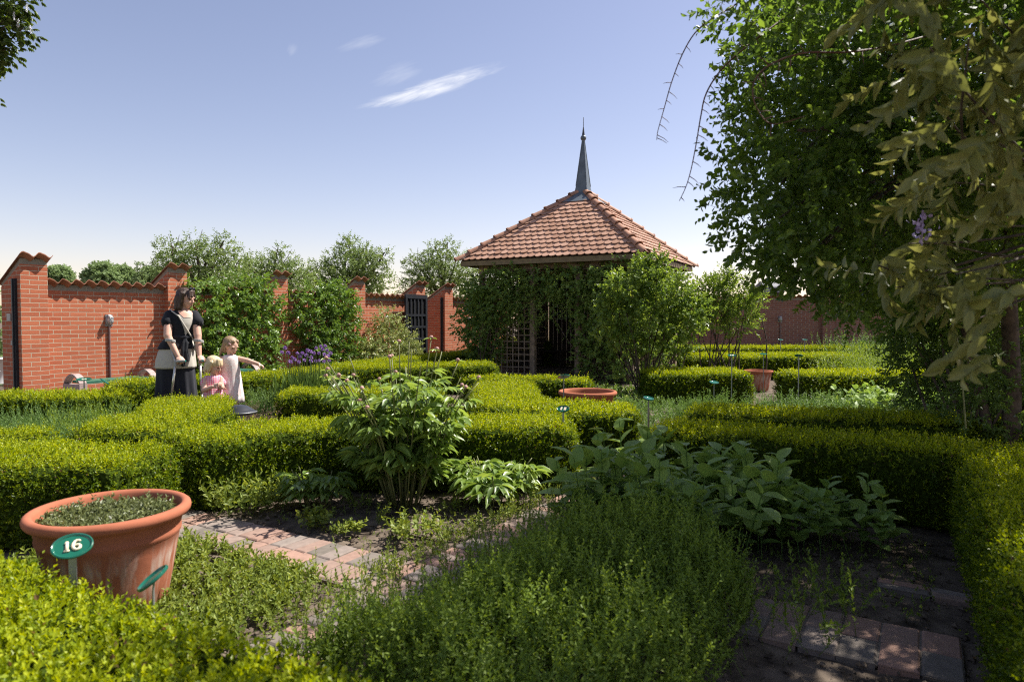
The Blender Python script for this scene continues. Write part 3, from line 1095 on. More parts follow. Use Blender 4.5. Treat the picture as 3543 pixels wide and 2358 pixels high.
hedge('foreground box hedge filling the bottom left corner, in front of the big pot', [(-3.1, 2.96), (-1.86, 2.23), (-1.0, 1.75), (-.10, 1.24)], .72, .405, 1150, .0225, .0125, 9, .062, 1)
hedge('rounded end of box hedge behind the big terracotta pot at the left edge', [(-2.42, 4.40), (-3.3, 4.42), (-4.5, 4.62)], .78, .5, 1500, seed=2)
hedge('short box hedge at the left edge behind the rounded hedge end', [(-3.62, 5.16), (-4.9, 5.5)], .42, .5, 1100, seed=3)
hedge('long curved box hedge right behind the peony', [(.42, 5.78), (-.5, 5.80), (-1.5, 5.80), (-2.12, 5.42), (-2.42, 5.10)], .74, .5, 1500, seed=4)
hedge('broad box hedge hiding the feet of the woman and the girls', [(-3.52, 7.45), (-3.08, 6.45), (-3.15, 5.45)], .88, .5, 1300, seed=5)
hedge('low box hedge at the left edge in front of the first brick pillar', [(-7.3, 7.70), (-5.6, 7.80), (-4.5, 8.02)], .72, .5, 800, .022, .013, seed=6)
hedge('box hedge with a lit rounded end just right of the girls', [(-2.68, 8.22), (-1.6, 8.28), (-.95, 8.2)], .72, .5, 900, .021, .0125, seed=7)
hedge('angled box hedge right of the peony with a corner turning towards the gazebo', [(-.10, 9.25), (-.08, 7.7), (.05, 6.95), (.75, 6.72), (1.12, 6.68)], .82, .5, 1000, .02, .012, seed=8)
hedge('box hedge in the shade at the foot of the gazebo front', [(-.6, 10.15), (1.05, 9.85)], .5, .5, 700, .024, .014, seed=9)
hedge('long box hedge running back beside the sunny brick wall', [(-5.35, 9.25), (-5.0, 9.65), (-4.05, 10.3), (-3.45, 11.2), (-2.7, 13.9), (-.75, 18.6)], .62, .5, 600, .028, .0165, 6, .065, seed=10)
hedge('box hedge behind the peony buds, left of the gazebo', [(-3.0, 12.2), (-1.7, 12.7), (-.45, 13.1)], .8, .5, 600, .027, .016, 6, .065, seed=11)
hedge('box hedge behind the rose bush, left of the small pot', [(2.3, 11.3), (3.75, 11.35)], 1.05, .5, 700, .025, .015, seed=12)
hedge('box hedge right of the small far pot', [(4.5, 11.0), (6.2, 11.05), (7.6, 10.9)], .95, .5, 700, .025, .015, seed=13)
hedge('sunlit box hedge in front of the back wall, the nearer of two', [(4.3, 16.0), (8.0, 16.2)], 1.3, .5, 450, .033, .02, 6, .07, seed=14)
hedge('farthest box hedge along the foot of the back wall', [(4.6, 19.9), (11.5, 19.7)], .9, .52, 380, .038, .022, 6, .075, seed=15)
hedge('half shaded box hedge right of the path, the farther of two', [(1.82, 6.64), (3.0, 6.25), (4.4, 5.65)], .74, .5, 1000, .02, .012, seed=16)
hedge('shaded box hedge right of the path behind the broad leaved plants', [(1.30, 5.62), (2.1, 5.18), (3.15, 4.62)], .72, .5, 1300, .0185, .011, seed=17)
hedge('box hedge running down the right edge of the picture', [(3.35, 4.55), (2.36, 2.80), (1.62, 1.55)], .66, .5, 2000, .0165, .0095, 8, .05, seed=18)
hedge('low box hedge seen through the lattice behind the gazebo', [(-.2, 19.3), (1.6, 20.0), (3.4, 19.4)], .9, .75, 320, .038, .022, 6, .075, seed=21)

# ------------------------------------------------------------------ people
def skin_mat(name, c):
    m, nt, b, out = mat_new(name)
    tc = nt.nodes.new("ShaderNodeTexCoord")
    no = nt.nodes.new("ShaderNodeTexNoise"); no.inputs['Scale'].default_value = 14; no.inputs['Detail'].default_value = 4
    nt.links.new(tc.outputs['Object'], no.inputs['Vector'])
    nt.links.new(ramp(nt, no.outputs[0], ((c[0] * .92, c[1] * .85, c[2] * .82), c, (min(1, c[0] * 1.05), c[1] * 1.06, c[2] * 1.08))), b.inputs['Base Color'])
    b.inputs['Roughness'].default_value = .5
    b.inputs['Subsurface Weight'].default_value = .12
    b.inputs['Subsurface Radius'].default_value = (.012, .005, .003)
    b.inputs['Specular IOR Level'].default_value = .35
    return m

def cloth(name, c, c2=None, pat=None, scale=60.0, rough=.85):
    m, nt, b, out = mat_new(name)
    tc = nt.nodes.new("ShaderNodeTexCoord")
    if pat == 'gingham':
        sep = nt.nodes.new("ShaderNodeSeparateXYZ"); nt.links.new(tc.outputs['Object'], sep.inputs[0])
        acc = None
        for i, k in ((0, scale), (2, scale)):
            w = nt.nodes.new("ShaderNodeMath"); w.operation = 'MULTIPLY'; w.inputs[1].default_value = k
            nt.links.new(sep.outputs[i], w.inputs[0])
            s = nt.nodes.new("ShaderNodeMath"); s.operation = 'SINE'; nt.links.new(w.outputs[0], s.inputs[0])
            g = nt.nodes.new("ShaderNodeMath"); g.operation = 'GREATER_THAN'; g.inputs[1].default_value = .0; nt.links.new(s.outputs[0], g.inputs[0])
            if acc is None: acc = g.outputs[0]
            else:
                a = nt.nodes.new("ShaderNodeMath"); a.operation = 'ADD'; nt.links.new(acc, a.inputs[0]); nt.links.new(g.outputs[0], a.inputs[1])
                h = nt.nodes.new("ShaderNodeMath"); h.operation = 'MULTIPLY'; h.inputs[1].default_value = .5; nt.links.new(a.outputs[0], h.inputs[0]); acc = h.outputs[0]
        fac = acc
    elif pat == 'dots':
        vo = nt.nodes.new("ShaderNodeTexVoronoi"); vo.inputs['Scale'].default_value = scale
        nt.links.new(tc.outputs['Object'], vo.inputs['Vector'])
        fac = ramp(nt, vo.outputs['Distance'], ((1, 1, 1), (.1, .1, .1), (.9, .9, .9), (.2, .2, .2), (0, 0, 0), (0, 0, 0)))
    else:
        no = nt.nodes.new("ShaderNodeTexNoise"); no.inputs['Scale'].default_value = scale; no.inputs['Detail'].default_value = 6
        nt.links.new(tc.outputs['Object'], no.inputs['Vector'])
        fac = no.outputs[0]
        c2 = c2 or tuple(min(1, q * 1.35) for q in c)
    nt.links.new(ramp(nt, fac, (c, c2)), b.inputs['Base Color'])
    b.inputs['Roughness'].default_value = rough
    b.inputs['Specular IOR Level'].default_value = .2
    b.inputs['Sheen Weight'].default_value = .1
    return m

def hair_mat(name, c1, c2):
    m, nt, b, out = mat_new(name)
    tc = nt.nodes.new("ShaderNodeTexCoord")
    mp = nt.nodes.new("ShaderNodeMapping"); mp.inputs['Scale'].default_value = (160, 160, 14)
    nt.links.new(tc.outputs['Object'], mp.inputs[0])
    no = nt.nodes.new("ShaderNodeTexNoise"); no.inputs['Scale'].default_value = 1; no.inputs['Detail'].default_value = 4
    nt.links.new(mp.outputs[0], no.inputs['Vector'])
    nt.links.new(ramp(nt, no.outputs[0], (c1, c1, c2, c2)), b.inputs['Base Color'])
    b.inputs['Roughness'].default_value = .42
    b.inputs['Specular IOR Level'].default_value = .4
    bp = nt.nodes.new("ShaderNodeBump"); bp.inputs['Strength'].default_value = .6; bp.inputs['Distance'].default_value = .006
    nt.links.new(no.outputs[0], bp.inputs['Height']); nt.links.new(bp.outputs[0], b.inputs['Normal'])
    return m

M['skin'] = skin_mat('skin', (.62, .37, .27))
M['skinchild'] = skin_mat('child_skin', (.66, .40, .30))
M['lip'] = plain('lip', (.45, .14, .12), .5, var=.05)
M['eye'] = plain('eye_dark', (.03, .025, .02), .25, var=.05)
M['blackcloth'] = cloth('black_jersey', (.010, .011, .014), (.020, .021, .026), scale=25)
M['trouser'] = cloth('charcoal_linen', (.014, .015, .020), (.030, .031, .038), scale=40)
M['linen'] = cloth('cream_linen', (.44, .40, .335), (.54, .50, .43), scale=50)
M['dressdots'] = cloth('pale_printed_cotton', (.74, .70, .66), (.70, .50, .48), 'dots', 42)
M['gingham'] = cloth('pink_gingham', (.78, .60, .62), (.72, .085, .20), 'gingham', 260)

def loft(rings, k=44, wr=0.0, nf=9, ph=0.0, close=True):
    """rings: (cx, cy, z, rx, ry[, fold weight])"""
    mb = MB()
    vs, fs = [], []
    for i, r in enumerate(rings):
        wgt = r[5] if len(r) > 5 else 1.0
        for j in range(k):
            a = 2 * math.pi * j / k
            f = 1 + wr * wgt * (math.sin(nf * a + ph + .9 * i) * .6 + .4 * math.sin((nf + 4) * a + 2 + i * .5))
            vs.append((r[0] + r[3] * f * math.cos(a), r[1] + r[4] * f * math.sin(a), r[2]))
    for i in range(len(rings) - 1):
        for j in range(k):
            fs.append((i * k + j, i * k + (j + 1) % k, (i + 1) * k + (j + 1) % k, (i + 1) * k + j))
    if close:
        fs.append(tuple(range(k))[::-1])
        fs.append(tuple((len(rings) - 1) * k + j for j in range(k)))
    mb.add(vs, fs)
    return mb

def frame(f):
    f = Vector(f).normalized()
    s = Vector((0, 0, 1)).cross(f).normalized()             # the figure's left
    u = f.cross(s)
    return f, s, u, Matrix((f, s, u)).transposed()

def add_head(mb, c, f, k=1.0, child=False):
    f, s, u, R = frame(f)
    c = Vector(c)
    P = lambda a, b, d: c + f * a * k + s * b * k + u * d * k
    mb.ell(P(-.008, 0, .022), (.096 * k, .075 * k, .092 * k), R)
    mb.ell(P(.030, 0, -.030), (.058 * k, .060 * k, .078 * k), R)
    mb.ell(P(.046, 0, -.078), (.030 * k, .034 * k, .026 * k), R, 14, 8)         # chin
    mb.cap(P(.082, 0, .016), .009 * k, P(.105 if not child else .094, 0, -.022), .012 * k, 10)
    for b in (-1, 1):
        mb.ell(P(.048, b * .036, -.022), (.034 * k, .026 * k, .028 * k), R, 12, 8)  # cheeks
        mb.ell(P(.074, b * .030, .026), (.016 * k, .026 * k, .010 * k), R, 12, 8)   # brows
        mb.ell(P(-.006, b * .074, -.004), (.022 * k, .009 * k, .032 * k), R, 12, 8) # ears
        mb.ell(P(.097 if not child else .088, b * .010, -.026), (.009 * k, .008 * k, .007 * k), R, 8, 6)
    mb.ell(P(.078, 0, -.051), (.014 * k, .024 * k, .012 * k), R, 12, 8)
    return P, R

def face_parts(P, R, k, body):
    for b in (-1, 1):
        MB().ell(P(.076, b * .031, .006), (.008 * k, .014 * k, .008 * k), R, 12, 8).build('eye', M['eye'], body, smooth=True)
    MB().ell(P(.090, 0, -.0505), (.006 * k, .022 * k, .0075 * k), R, 12, 8).build('lips', M['lip'], body, smooth=True)

def add_hand(mb, wrist, palm_dir, palm_n, k=1.0, curl=1.2, point=None, thumb=1):
    """palm and five separate, bent fingers. palm_dir runs wrist to knuckles, palm_n out of the palm"""
    w = Vector(wrist); d = Vector(palm_dir).normalized(); n = Vector(palm_n)
    n = (n - d * n.dot(d)).normalized(); s = d.cross(n)
    R = Matrix((d, s, n)).transposed()
    mb.ell(w + d * .045 * k, (.052 * k, .040 * k, .017 * k), R, 16, 10)
    for i, (off, L) in enumerate(((-.030, .066), (-.010, .075), (.010, .071), (.028, .056))):
        p = w + d * .078 * k + s * off * k
        a = 0.25
        r = .0092 * k
        segs = (.45, .32, .23)
        cu = curl if not (point is not None and i == point) else .12
        for q in segs:
            a += cu
            dd = d * math.cos(a) + n * math.sin(a)
            e = p + dd * L * q * k
            mb.cap(p, r, e, r * .9, 10)
            p, r = e, r * .9
    p = w + d * .022 * k - s * .034 * k * thumb
    e = p + (d * .6 - s * .5 * thumb + n * .55).normalized() * .036 * k
    mb.cap(p, .0125 * k, e, .0105 * k, 10)
    e2 = e + (d * .55 + n * .8 + s * .15 * thumb).normalized() * .030 * k
    mb.cap(e, .0105 * k, e2, .009 * k, 10)

def part(name, me, mat, parent):
    return link(name, me, mat, parent)

def strands(me, c, amp):
    for v in me.vertices:
        d = v.co - c
        a = math.atan2(d.y, d.x)
        r = d.normalized()
        low = max(0, min(1, (.06 - d.z) * 6))
        k = amp * (math.sin(27 * a + 9 * d.z) * .6 + math.sin(61 * a - 14 * d.z) * .4) * (.5 + low)
        v.co += r * k
        v.co.z += low * .012 * math.sin(19 * a + 2) * (d.z < -.05)

def woman():
    X, Y = -4.06, 8.30
    o = thing('person', 'woman in black wrap top and wide dark trousers leaning on two crutches', 'woman', (X, Y, 0), math.radians(26))
    F = (.83, -.52, -.24)
    b = MB()
    b.cap((-.02, 0, .95), .13, (.045, 0, 1.30), .105, 20, flat=1.0)
    b.cap((-.095, .01, 1.42), .050, (.175, .01, 1.42), .050)
    b.cap((.045, .015, 1.40), .058, (.075, .0, 1.55), .052)
    hc = (.088, -.012, 1.615)
    P, R = add_head(b, hc, F, 1.04)
    # arms
    b.cap((-.100, -.01, 1.41), .052, (-.112, -.135, 1.165), .047); b.cap((-.112, -.135, 1.165), .047, (-.005, -.215, .925), .028)
    b.cap((.192, -.01, 1.41), .052, (.214, -.11, 1.165), .046); b.cap((.214, -.11, 1.165), .046, (.226, -.195, .925), .027)
    add_hand(b, (-.005, -.215, .925), (.55, -.38, -.60), (.05, .45, -.85), 1.0, .95, thumb=1)
    add_hand(b, (.226, -.195, .925), (.30, -.62, -.55), (-.10, .35, -.9), 1.0, .95, thumb=-1)
    for s in (-1, 1):
        b.cap((-.03 + s * .085, 0, .90), .095, (-.02 + s * .09, .0, .48), .060); b.cap((-.02 + s * .09, 0, .48), .058, (-.02 + s * .09, .02, .09), .038)
        b.cap((-.02 + s * .09, .03, .04), .036, (.03 + s * .10, -.13, .03), .030)
    body = part('body', remesh(b, .0062, 5), M['skin'], o)
    face_parts(P, R, 1.04, body)
    # clothes
    tr = MB()
    rings_ = [(-.03, 0, .97, .185, .15)]
    tr.cap((-.03, 0, .90), .14, (-.03, 0, .80), .155, 24)
    for s in (-1, 1):
        tr.cap((-.035 + s * .075, 0, .74), .145, (-.035 + s * .10, .0, .14), .15, 22)
    tm = remesh(tr, .011, 8)
    for v in tm.vertices:
        a = math.atan2(v.co.y, v.co.x + .03)
        w = .010 * math.sin(13 * a + v.co.z * 2.2) * max(0, min(1, (.9 - v.co.z) * 2))
        v.co.x += math.cos(a) * w; v.co.y += math.sin(a) * w
    part('trousers', tm, M['trouser'], o)
    hem = loft([(-.032, 0, .775, .226, .178), (-.03, 0, .80, .224, .177), (-.028, 0, .88, .216, .170), (-.02, 0, .96, .202, .160), (-.008, 0, 1.05, .18, .148), (.01, 0, 1.12, .155, .13)], wr=.035, nf=8)
    hem.build('tunic', M['linen'], o, smooth=True)
    band = MB()
    for z in (.985, .945, .84):
        band.add([(-.026 + (.2105 if z > .9 else .2345) * 1.012 * math.cos(2 * math.pi * j / 44), (.167 if z > .9 else .183) * 1.012 * math.sin(2 * math.pi * j / 44), z + dz) for dz in (0, .008) for j in range(44)],
                 [(j, (j + 1) % 44, 44 + (j + 1) % 44, 44 + j) for j in range(44)])
    cd = loft([(-.022, 0, 1.005, .212, .165), (-.012, 0, 1.08, .182, .145), (.018, -.002, 1.15, .146, .122), (.038, -.003, 1.22, .142, .122), (.046, -.004, 1.31, .150, .126), (.046, .0, 1.38, .155, .115), (.044, .005, 1.44, .135, .088), (.04, .01, 1.475, .085, .07)], 48, .022, 10)
    cd.cap((-.092, -.005, 1.412), .064, (-.114, -.055, 1.335), .070, 16); cd.cap((.182, -.005, 1.412), .064, (.216, -.055, 1.335), .069, 16)
    me = remesh(cd, .0075, 4)
    for v in me.vertices:
        if v.co.z < 1.33 and v.co.z > 1.18 and (v.co.x < -.10 or v.co.x > .17):
            v.co.z += .010 * math.sin(v.co.x * 130 + v.co.y * 110)
    part('cardigan', me, M['blackcloth'], o)
    # cream top seen in the open V of the cardigan, skin of the neckline above it
    fa = math.atan2(-.94, .36)
    def vpatch(z0, z1, g, off, name, mat):
        prof = [(1.08, -.012, 0, .182, .145), (1.15, .018, -.002, .146, .122), (1.22, .038, -.003, .142, .122), (1.31, .046, -.004, .150, .126), (1.38, .046, 0, .155, .115), (1.44, .044, .005, .135, .088), (1.475, .04, .01, .085, .07)]
        zs = np.linspace(z0, z1, 12)
        pz = [q[0] for q in prof]
        vs = []
        for lay in (off, off - .012):
            for z in zs:
                cx, cy, rx, ry = (np.interp(z, pz, [q[i] for q in prof]) for i in (1, 2, 3, 4))
                w = g(z)
                for j in range(9):
                    a = fa + w * (j / 8 * 2 - 1)
                    vs.append((cx + (rx + lay) * math.cos(a), cy + (ry + lay) * math.sin(a), z))
        fs = []
        for i in range(11):
            for j in range(8):
                q = i * 9 + j
                fs.append((q, q + 1, q + 10, q + 9)); fs.append((108 + q, 108 + q + 9, 108 + q + 10, 108 + q + 1))
        mb = MB(); mb.add(vs, fs)
        return mb.build(name, mat, o, smooth=True)
    vpatch(1.17, 1.42, lambda z: .03 + .62 * ((z - 1.17) / .25), .010, 'top', M['linen'])
    vpatch(1.385, 1.475, lambda z: .25 + .55 * max(0, (z - 1.385) / .09), .014, 'neckline', M['skin'])
    tie = MB()
    k0 = Vector((.075, -.128, 1.145))
    tie.ell(k0, (.032, .022, .026), None, 14, 8)
    tie.tube([k0, (.09, -.155, 1.08), (.082, -.178, .98), (.095, -.19, .86)], [.012, .020, .023, .026], 8)
    tie.tube([k0, (.055, -.155, 1.08), (.045, -.175, 1.0), (.05, -.195, .80)], [.012, .018, .022, .024], 8)
    tie.tube([k0, (.14, -.10, 1.15), (.17, -.02, 1.155)], [.02, .024, .02], 8)
    tie.tube([k0, (-.03, -.118, 1.15), (-.11, -.06, 1.16)], [.02, .024, .02], 8)
    part('tie_belt', remesh(tie, .006, 3), M['blackcloth'], o)
    # hair
    f, s, u, RR = frame(F)
    h = MB()
    h.ell(P(-.026, 0, .040), (.100, .088, .090), RR)
    h.ell(P(-.055, 0, -.030), (.068, .084, .105), RR)
    for sd in (-1, 1):
        h.cap(P(-.010, sd * .074, .050), .034, P(.004, sd * .080, -.115), .026)
        h.cap(P(-.05, sd * .060, .0), .045, P(-.04, sd * .068, -.125), .030)
        h.cap(P(.050, sd * .030, .088), .030, P(.074, sd * .056, .022), .016)
    h.cap(P(-.07, 0, .0), .055, P(-.075, 0, -.12), .036)
    h.cap(P(.05, 0, .092), .030, P(.088, -.02, .045), .014)
    hm = remesh(h, .0062, 3)
    strands(hm, P(0, 0, 0), .0055)
    part('hair', hm, M['hairbrown'], o)
    sg = MB()
    for sd in (-1, 1):
        sg.ell(P(.055, sd * .034, .128), (.012, .028, .019), RR, 14, 8)
        sg.tube([P(.05, sd * .062, .126), P(-.02, sd * .082, .09)], .004, 6)
    sg.tube([P(.058, .012, .13), P(.058, -.012, .13)], .004, 6)
    part('sunglasses', remesh(sg, .004, 1), plain('sunglass_plastic', (.012, .012, .022), .12, var=.05, spec=.6), o)
    # a pale bag strap with its pouch
    bag = thing('shoulder_bag', 'small pale pouch on a long strap worn across the woman\'s chest', 'bag', (X, Y, 0), math.radians(26))
    MB().tube([(-.085, .06, 1.475), (-.06, -.06, 1.46), (.01, -.118, 1.40), (.075, -.142, 1.28), (.135, -.120, 1.17), (.185, -.08, 1.08)], .0085, 8).build('strap', M['linen'], bag, smooth=True)
    pb = MB().ell((.195, -.07, 1.02), (.028, .024, .048), None, 16, 10)
    pb.build('pouch', cloth('pale_canvas', (.42, .36, .30), (.55, .48, .41), scale=40), bag, smooth=True)
    # crutches
    for lab, hx, hy, hdir, foot, cuff in (('forearm crutch in the hand nearer the bench', -.035, -.235, (.80, -.55, .06), (-.135, -.24, 0), (-.085, -.16, 1.10)),
                                          ('forearm crutch in the hand nearer the two girls', .232, -.19, (.22, -.96, .05), (.262, -.22, 0), (.222, -.145, 1.09))):
        cr = thing('forearm_crutch', lab, 'crutch', (X, Y, 0), math.radians(26), 'forearm crutches of the woman')
        top = Vector((hx, hy, .865)); ft = Vector(foot); cf = Vector(cuff)
        hd = Vector(hdir).normalized()
        pm = M['crutchgrey']
        MB().tube([ft + Vector((0, 0, .03)), ft.lerp(top, .55)], .0115, 12).build('lower_tube', M['alu'], cr, smooth=True)
        MB().tube([ft.lerp(top, .53), top + Vector((0, 0, -.03))], .0135, 12).build('upper_tube', M['alu'], cr, smooth=True)
        hnd = MB()
        hnd.cap(top + Vector((0, 0, -.05)), .018, top + Vector((0, 0, .0)), .018)
        hnd.cap(top, .016, top + hd * .115, .0175)
        hnd.tube([top, top.lerp(cf, .5) + Vector((-.012, .012, 0)), cf + Vector((0, 0, -.04))], [.014, .012, .011], 10)
        arc = []
        for j in range(9):
            a = math.pi * (.15 + 1.45 * j / 8)
            arc.append(cf + Vector((.055 * math.cos(a + 1.2), .052 * math.sin(a + 1.2), .02 * math.sin(j * .4))))
        for dz in (-.012, .0, .012):
            hnd.tube([p + Vector((0, 0, dz)) for p in arc], .006, 8)
        part('handle_and_cuff', remesh(hnd, .0045, 2), pm, cr)
        MB().tube([top + hd * .128, top + hd * .1345], .0115, 14).build('end_cap', plain('teal_cap', (.01, .14, .11), .4), cr)
        MB().tube([ft, ft + Vector((0, 0, .05))], [.021, .015], 12).build('rubber_foot', M['black'], cr, smooth=True)
M['hairbrown'] = hair_mat('brown_hair', (.030, .018, .012), (.095, .058, .038))
M['crutchgrey'] = plain('pale_grey_plastic', (.36, .35, .33), .5, var=.04)
M['alu'] = plain('brushed_aluminium', (.62, .60, .52), .32, metal=.75, var=.05)
woman()

def child(label, X, Y, rz, hz, hk, F, head_x, sh_z, sh_w, dress, dmat, hair, arms, feet_h, lab_hair, sleeves=False, extra=None):
    o = thing('person', label, 'child', (X, Y, 0), rz)
    b = MB()
    hc = Vector((head_x, -.005, hz))
    P, R = add_head(b, hc, F, hk, True)
    b.cap((0, 0, sh_z - .22), sh_w * .85, (0, 0, sh_z - .06), sh_w * .80, 18)
    b.cap((-sh_w * .8, 0, sh_z - .035), .036 * hk, (sh_w * .8, 0, sh_z - .035), .036 * hk)
    b.cap((0, .005, sh_z - .04), .038 * hk, (head_x * .8, 0, hz - .06 * hk), .036 * hk)
    for (s, e, w, pd, pn, curl, pt, th) in arms:
        b.cap(s, .038 * hk, e, .033 * hk); b.cap(e, .0335 * hk, w, .023 * hk)
        add_hand(b, w, pd, pn, .74 * hk, curl, pt, th)
    for s in (-1, 1):
        b.cap((s * sh_w * .5, 0, sh_z - .30), .058 * hk, (s * sh_w * .52, -.005, .22 * sh_z), .040 * hk); b.cap((s * sh_w * .52, -.005, .22 * sh_z), .039 * hk, (s * sh_w * .52, .01, .05), .028 * hk)
        b.cap((s * sh_w * .52, .02, .028), .028 * hk, (s * sh_w * .6 + .02, -.08, .022), .024 * hk)
    body = part('body', remesh(b, .0055, 4), M['skinchild'], o)
    face_parts(P, R, hk, body)
    d = loft(dress, 48, .05, 11)
    if sleeves:
        for s in (-1, 1):
            d.cap((s * sh_w * .80, 0, sh_z - .03), .040, (s * (sh_w + .015), -.01, sh_z - .085), .047, 14)
        part('dress', remesh(d, .006, 3), dmat, o)
    else:
        d.build('dress', dmat, o, smooth=True)
    f, s_, u, RR = frame(F)
    h = MB()
    hair(h, P, RR, hk)
    hm = remesh(h, .0055, 3)
    strands(hm, P(0, 0, 0), .0048)
    part('hair', hm, lab_hair, o)
    if extra: extra(o, P, RR, hk)
    return o

def hair_girl(h, P, RR, k):
    h.ell(P(-.022, 0, .040), (.096 * k, .084 * k, .084 * k), RR)
    h.ell(P(-.055, 0, -.02), (.055 * k, .072 * k, .09 * k), RR)
    for s in (-1, 1):
        h.cap(P(.045, s * .030, .085), .026 * k, P(.03, s * .070, .03), .016 * k)
        h.cap(P(-.03, s * .07, .03), .026 * k, P(.012, s * .078, -.055), .010 * k)
    h.cap(P(-.085, 0, -.03), .032 * k, P(-.115, 0, -.13), .024 * k)
    h.cap(P(-.115, 0, -.13), .022 * k, P(-.115, 0, -.20), .010 * k)
def clip_girl(o, P, RR, k):
    MB().ell(P(.045, -.073, .055), (.026 * k, .006 * k, .008 * k), RR, 12, 8).build('hair_clip', plain('pink_clip', (.60, .36, .36), .4), o, smooth=True)
gx, gy = -3.40, 8.22
child('older girl in a pale printed sleeveless dress pointing at the bed', gx, gy, math.radians(22.5), 1.040, .95, (.62, -.66, -.42), .008, .925, .105,
      [(.008, 0, .36, .150, .12), (.006, 0, .42, .145, .116), (.004, 0, .52, .134, .108), (.002, 0, .62, .124, .099), (.0, 0, .72, .113, .09), (.0, 0, .79, .106, .098, .6), (0, 0, .82, .103, .096, .1), (0, 0, .87, .101, .094, .05), (0, 0, .905, .090, .086, 0), (0, 0, .935, .064, .064, 0)],
      M['dressdots'], hair_girl,
      [((.092, 0, .888), (.205, -.05, .862), (.318, -.10, .822), (.80, -.25, -.40), (-.35, .1, -.9), .75, 0, 1),
       ((-.092, 0, .888), (-.115, -.02, .72), (-.085, -.07, .60), (.2, -.3, -.9), (.9, .2, 0), .35, None, 1)],
      .1, hair_mat('dark_blond_hair', (.20, .125, .065), (.40, .275, .16)), extra=clip_girl)

def hair_tod(h, P, RR, k):
    h.ell(P(-.020, 0, .042), (.100 * k, .088 * k, .084 * k), RR)
    h.ell(P(-.052, 0, -.02), (.064 * k, .082 * k, .085 * k), RR)
    for s in (-1, 1):
        h.cap(P(-.01, s * .070, .04), .036 * k, P(-.004, s * .082, -.062), .020 * k)
        h.cap(P(-.05, s * .06, .0), .036 * k, P(-.05, s * .068, -.085), .022 * k)
        h.cap(P(.04, s * .03, .085), .032 * k, P(.075, s * .040, .042), .014 * k)
    h.cap(P(.05, 0, .085), .03 * k, P(.086, 0, .045), .014 * k)
    h.cap(P(-.085, 0, -.02), .038 * k, P(-.085, 0, -.09), .024 * k)
tx, ty = -3.52, 8.02
child('fair haired toddler in a pink gingham dress holding both hands up', tx, ty, math.radians(23.7), .818, .93, (.80, -.45, -.42), .012, .70, .082,
      [(.005, 0, .30, .135, .125), (.005, 0, .40, .125, .115), (.0, 0, .50, .108, .10), (0, 0, .575, .090, .084, .5), (0, 0, .60, .084, .080, .1), (0, 0, .65, .083, .078, .05), (0, 0, .685, .074, .070, 0), (0, 0, .705, .050, .050, 0)],
      M['gingham'], hair_tod,
      [((-.082, -.01, .66), (-.098, -.075, .545), (-.005, -.135, .585), (.75, -.25, .40), (.35, .75, -.2), .9, None, 1),
       ((.080, -.01, .66), (.092, -.06, .565), (.085, -.135, .575), (-.1, -.55, .55), (-.6, .5, 0), .9, None, -1)],
      .1, hair_mat('white_blond_hair', (.50, .36, .18), (.80, .65, .42)), sleeves=True)

# ------------------------------------------------------------------ plants
M['peony'] = leaf_mat('peony_leaf', ((.13, .21, .045), (.21, .31, .065), (.30, .40, .09)), .40, .38, .6)
M['herb'] = leaf_mat('herb_leaf', ((.125, .195, .03), (.21, .30, .045), (.33, .42, .07)), .38, .5, .3)
M['mint'] = leaf_mat('mint_leaf', ((.13, .185, .035), (.22, .28, .05), (.34, .38, .075)), .36, .5, .3)
M['silver'] = leaf_mat('grey_green_leaf', ((.085, .155, .036), (.14, .235, .056), (.23, .34, .10)), .3, .55, .3)
M['broad'] = leaf_mat('broad_leaf', ((.15, .25, .055), (.23, .34, .075), (.33, .44, .10)), .32, .5, .25)
M['rose'] = leaf_mat('rose_leaf', ((.075, .135, .026), (.135, .215, .038), (.23, .32, .06), (.34, .40, .085)), .42, .4, .4)
M['climb'] = leaf_mat('climber_leaf', ((.070, .13, .026), (.125, .205, .040), (.20, .29, .06), (.36, .41, .12)), .34, .42, .35)
M['wallshrub'] = leaf_mat('wall_shrub_leaf', ((0.083, 0.150, 0.030), (0.143, 0.240, 0.042), (0.240, 0.352, 0.068)), .34, .34, .5)
M['varieg'] = leaf_mat('variegated_leaf', ((0.130, 0.195, 0.052), (0.260, 0.312, 0.091), (0.585, 0.559, 0.260)), .3, .4, .4)
M['apple'] = leaf_mat('apple_leaf', ((.12, .18, .045), (.20, .28, .08), (.32, .39, .15)), .35, .42, .4)
M['far'] = leaf_mat('far_tree_leaf', ((.18, .26, .10), (.27, .36, .15)), .35, .5, .3)  # paler green, the haze of distance is put into the leaf colour
M['chestnut'] = leaf_mat('chestnut_leaf', ((0.042, 0.078, 0.014), (0.072, 0.120, 0.022), (0.120, 0.168, 0.030)), .35, .4, .35)
M['vine'] = leaf_mat('rambler_leaf', ((.065, .12, .024), (.12, .20, .038), (.20, .29, .055)), .55, .36, .45)
M['wist'] = leaf_mat('wisteria_leaf', ((.13, .155, .045), (.21, .225, .065), (.31, .31, .10)), .36, .42, .4)
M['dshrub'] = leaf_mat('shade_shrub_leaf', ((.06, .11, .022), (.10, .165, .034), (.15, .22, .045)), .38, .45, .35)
M['chive'] = leaf_mat('chive_blade', ((.13, .21, .045), (.20, .29, .065)), .3, .45, .3)
M['dry'] = leaf_mat('dry_tuft', ((.19, .145, .10), (.30, .235, .16)), .3, .7, .2)
M['mintpot'] = leaf_mat('peppermint_leaf', ((.10, .11, .05), (.17, .20, .075), (.26, .29, .11)), .3, .4, .4)
M['violet'] = plain('violet_petals', (.44, .26, .58), .6, var=.2, scale=90)
M['lilac'] = plain('pale_lilac_petals', (.42, .34, .56), .6, var=.15, scale=60)
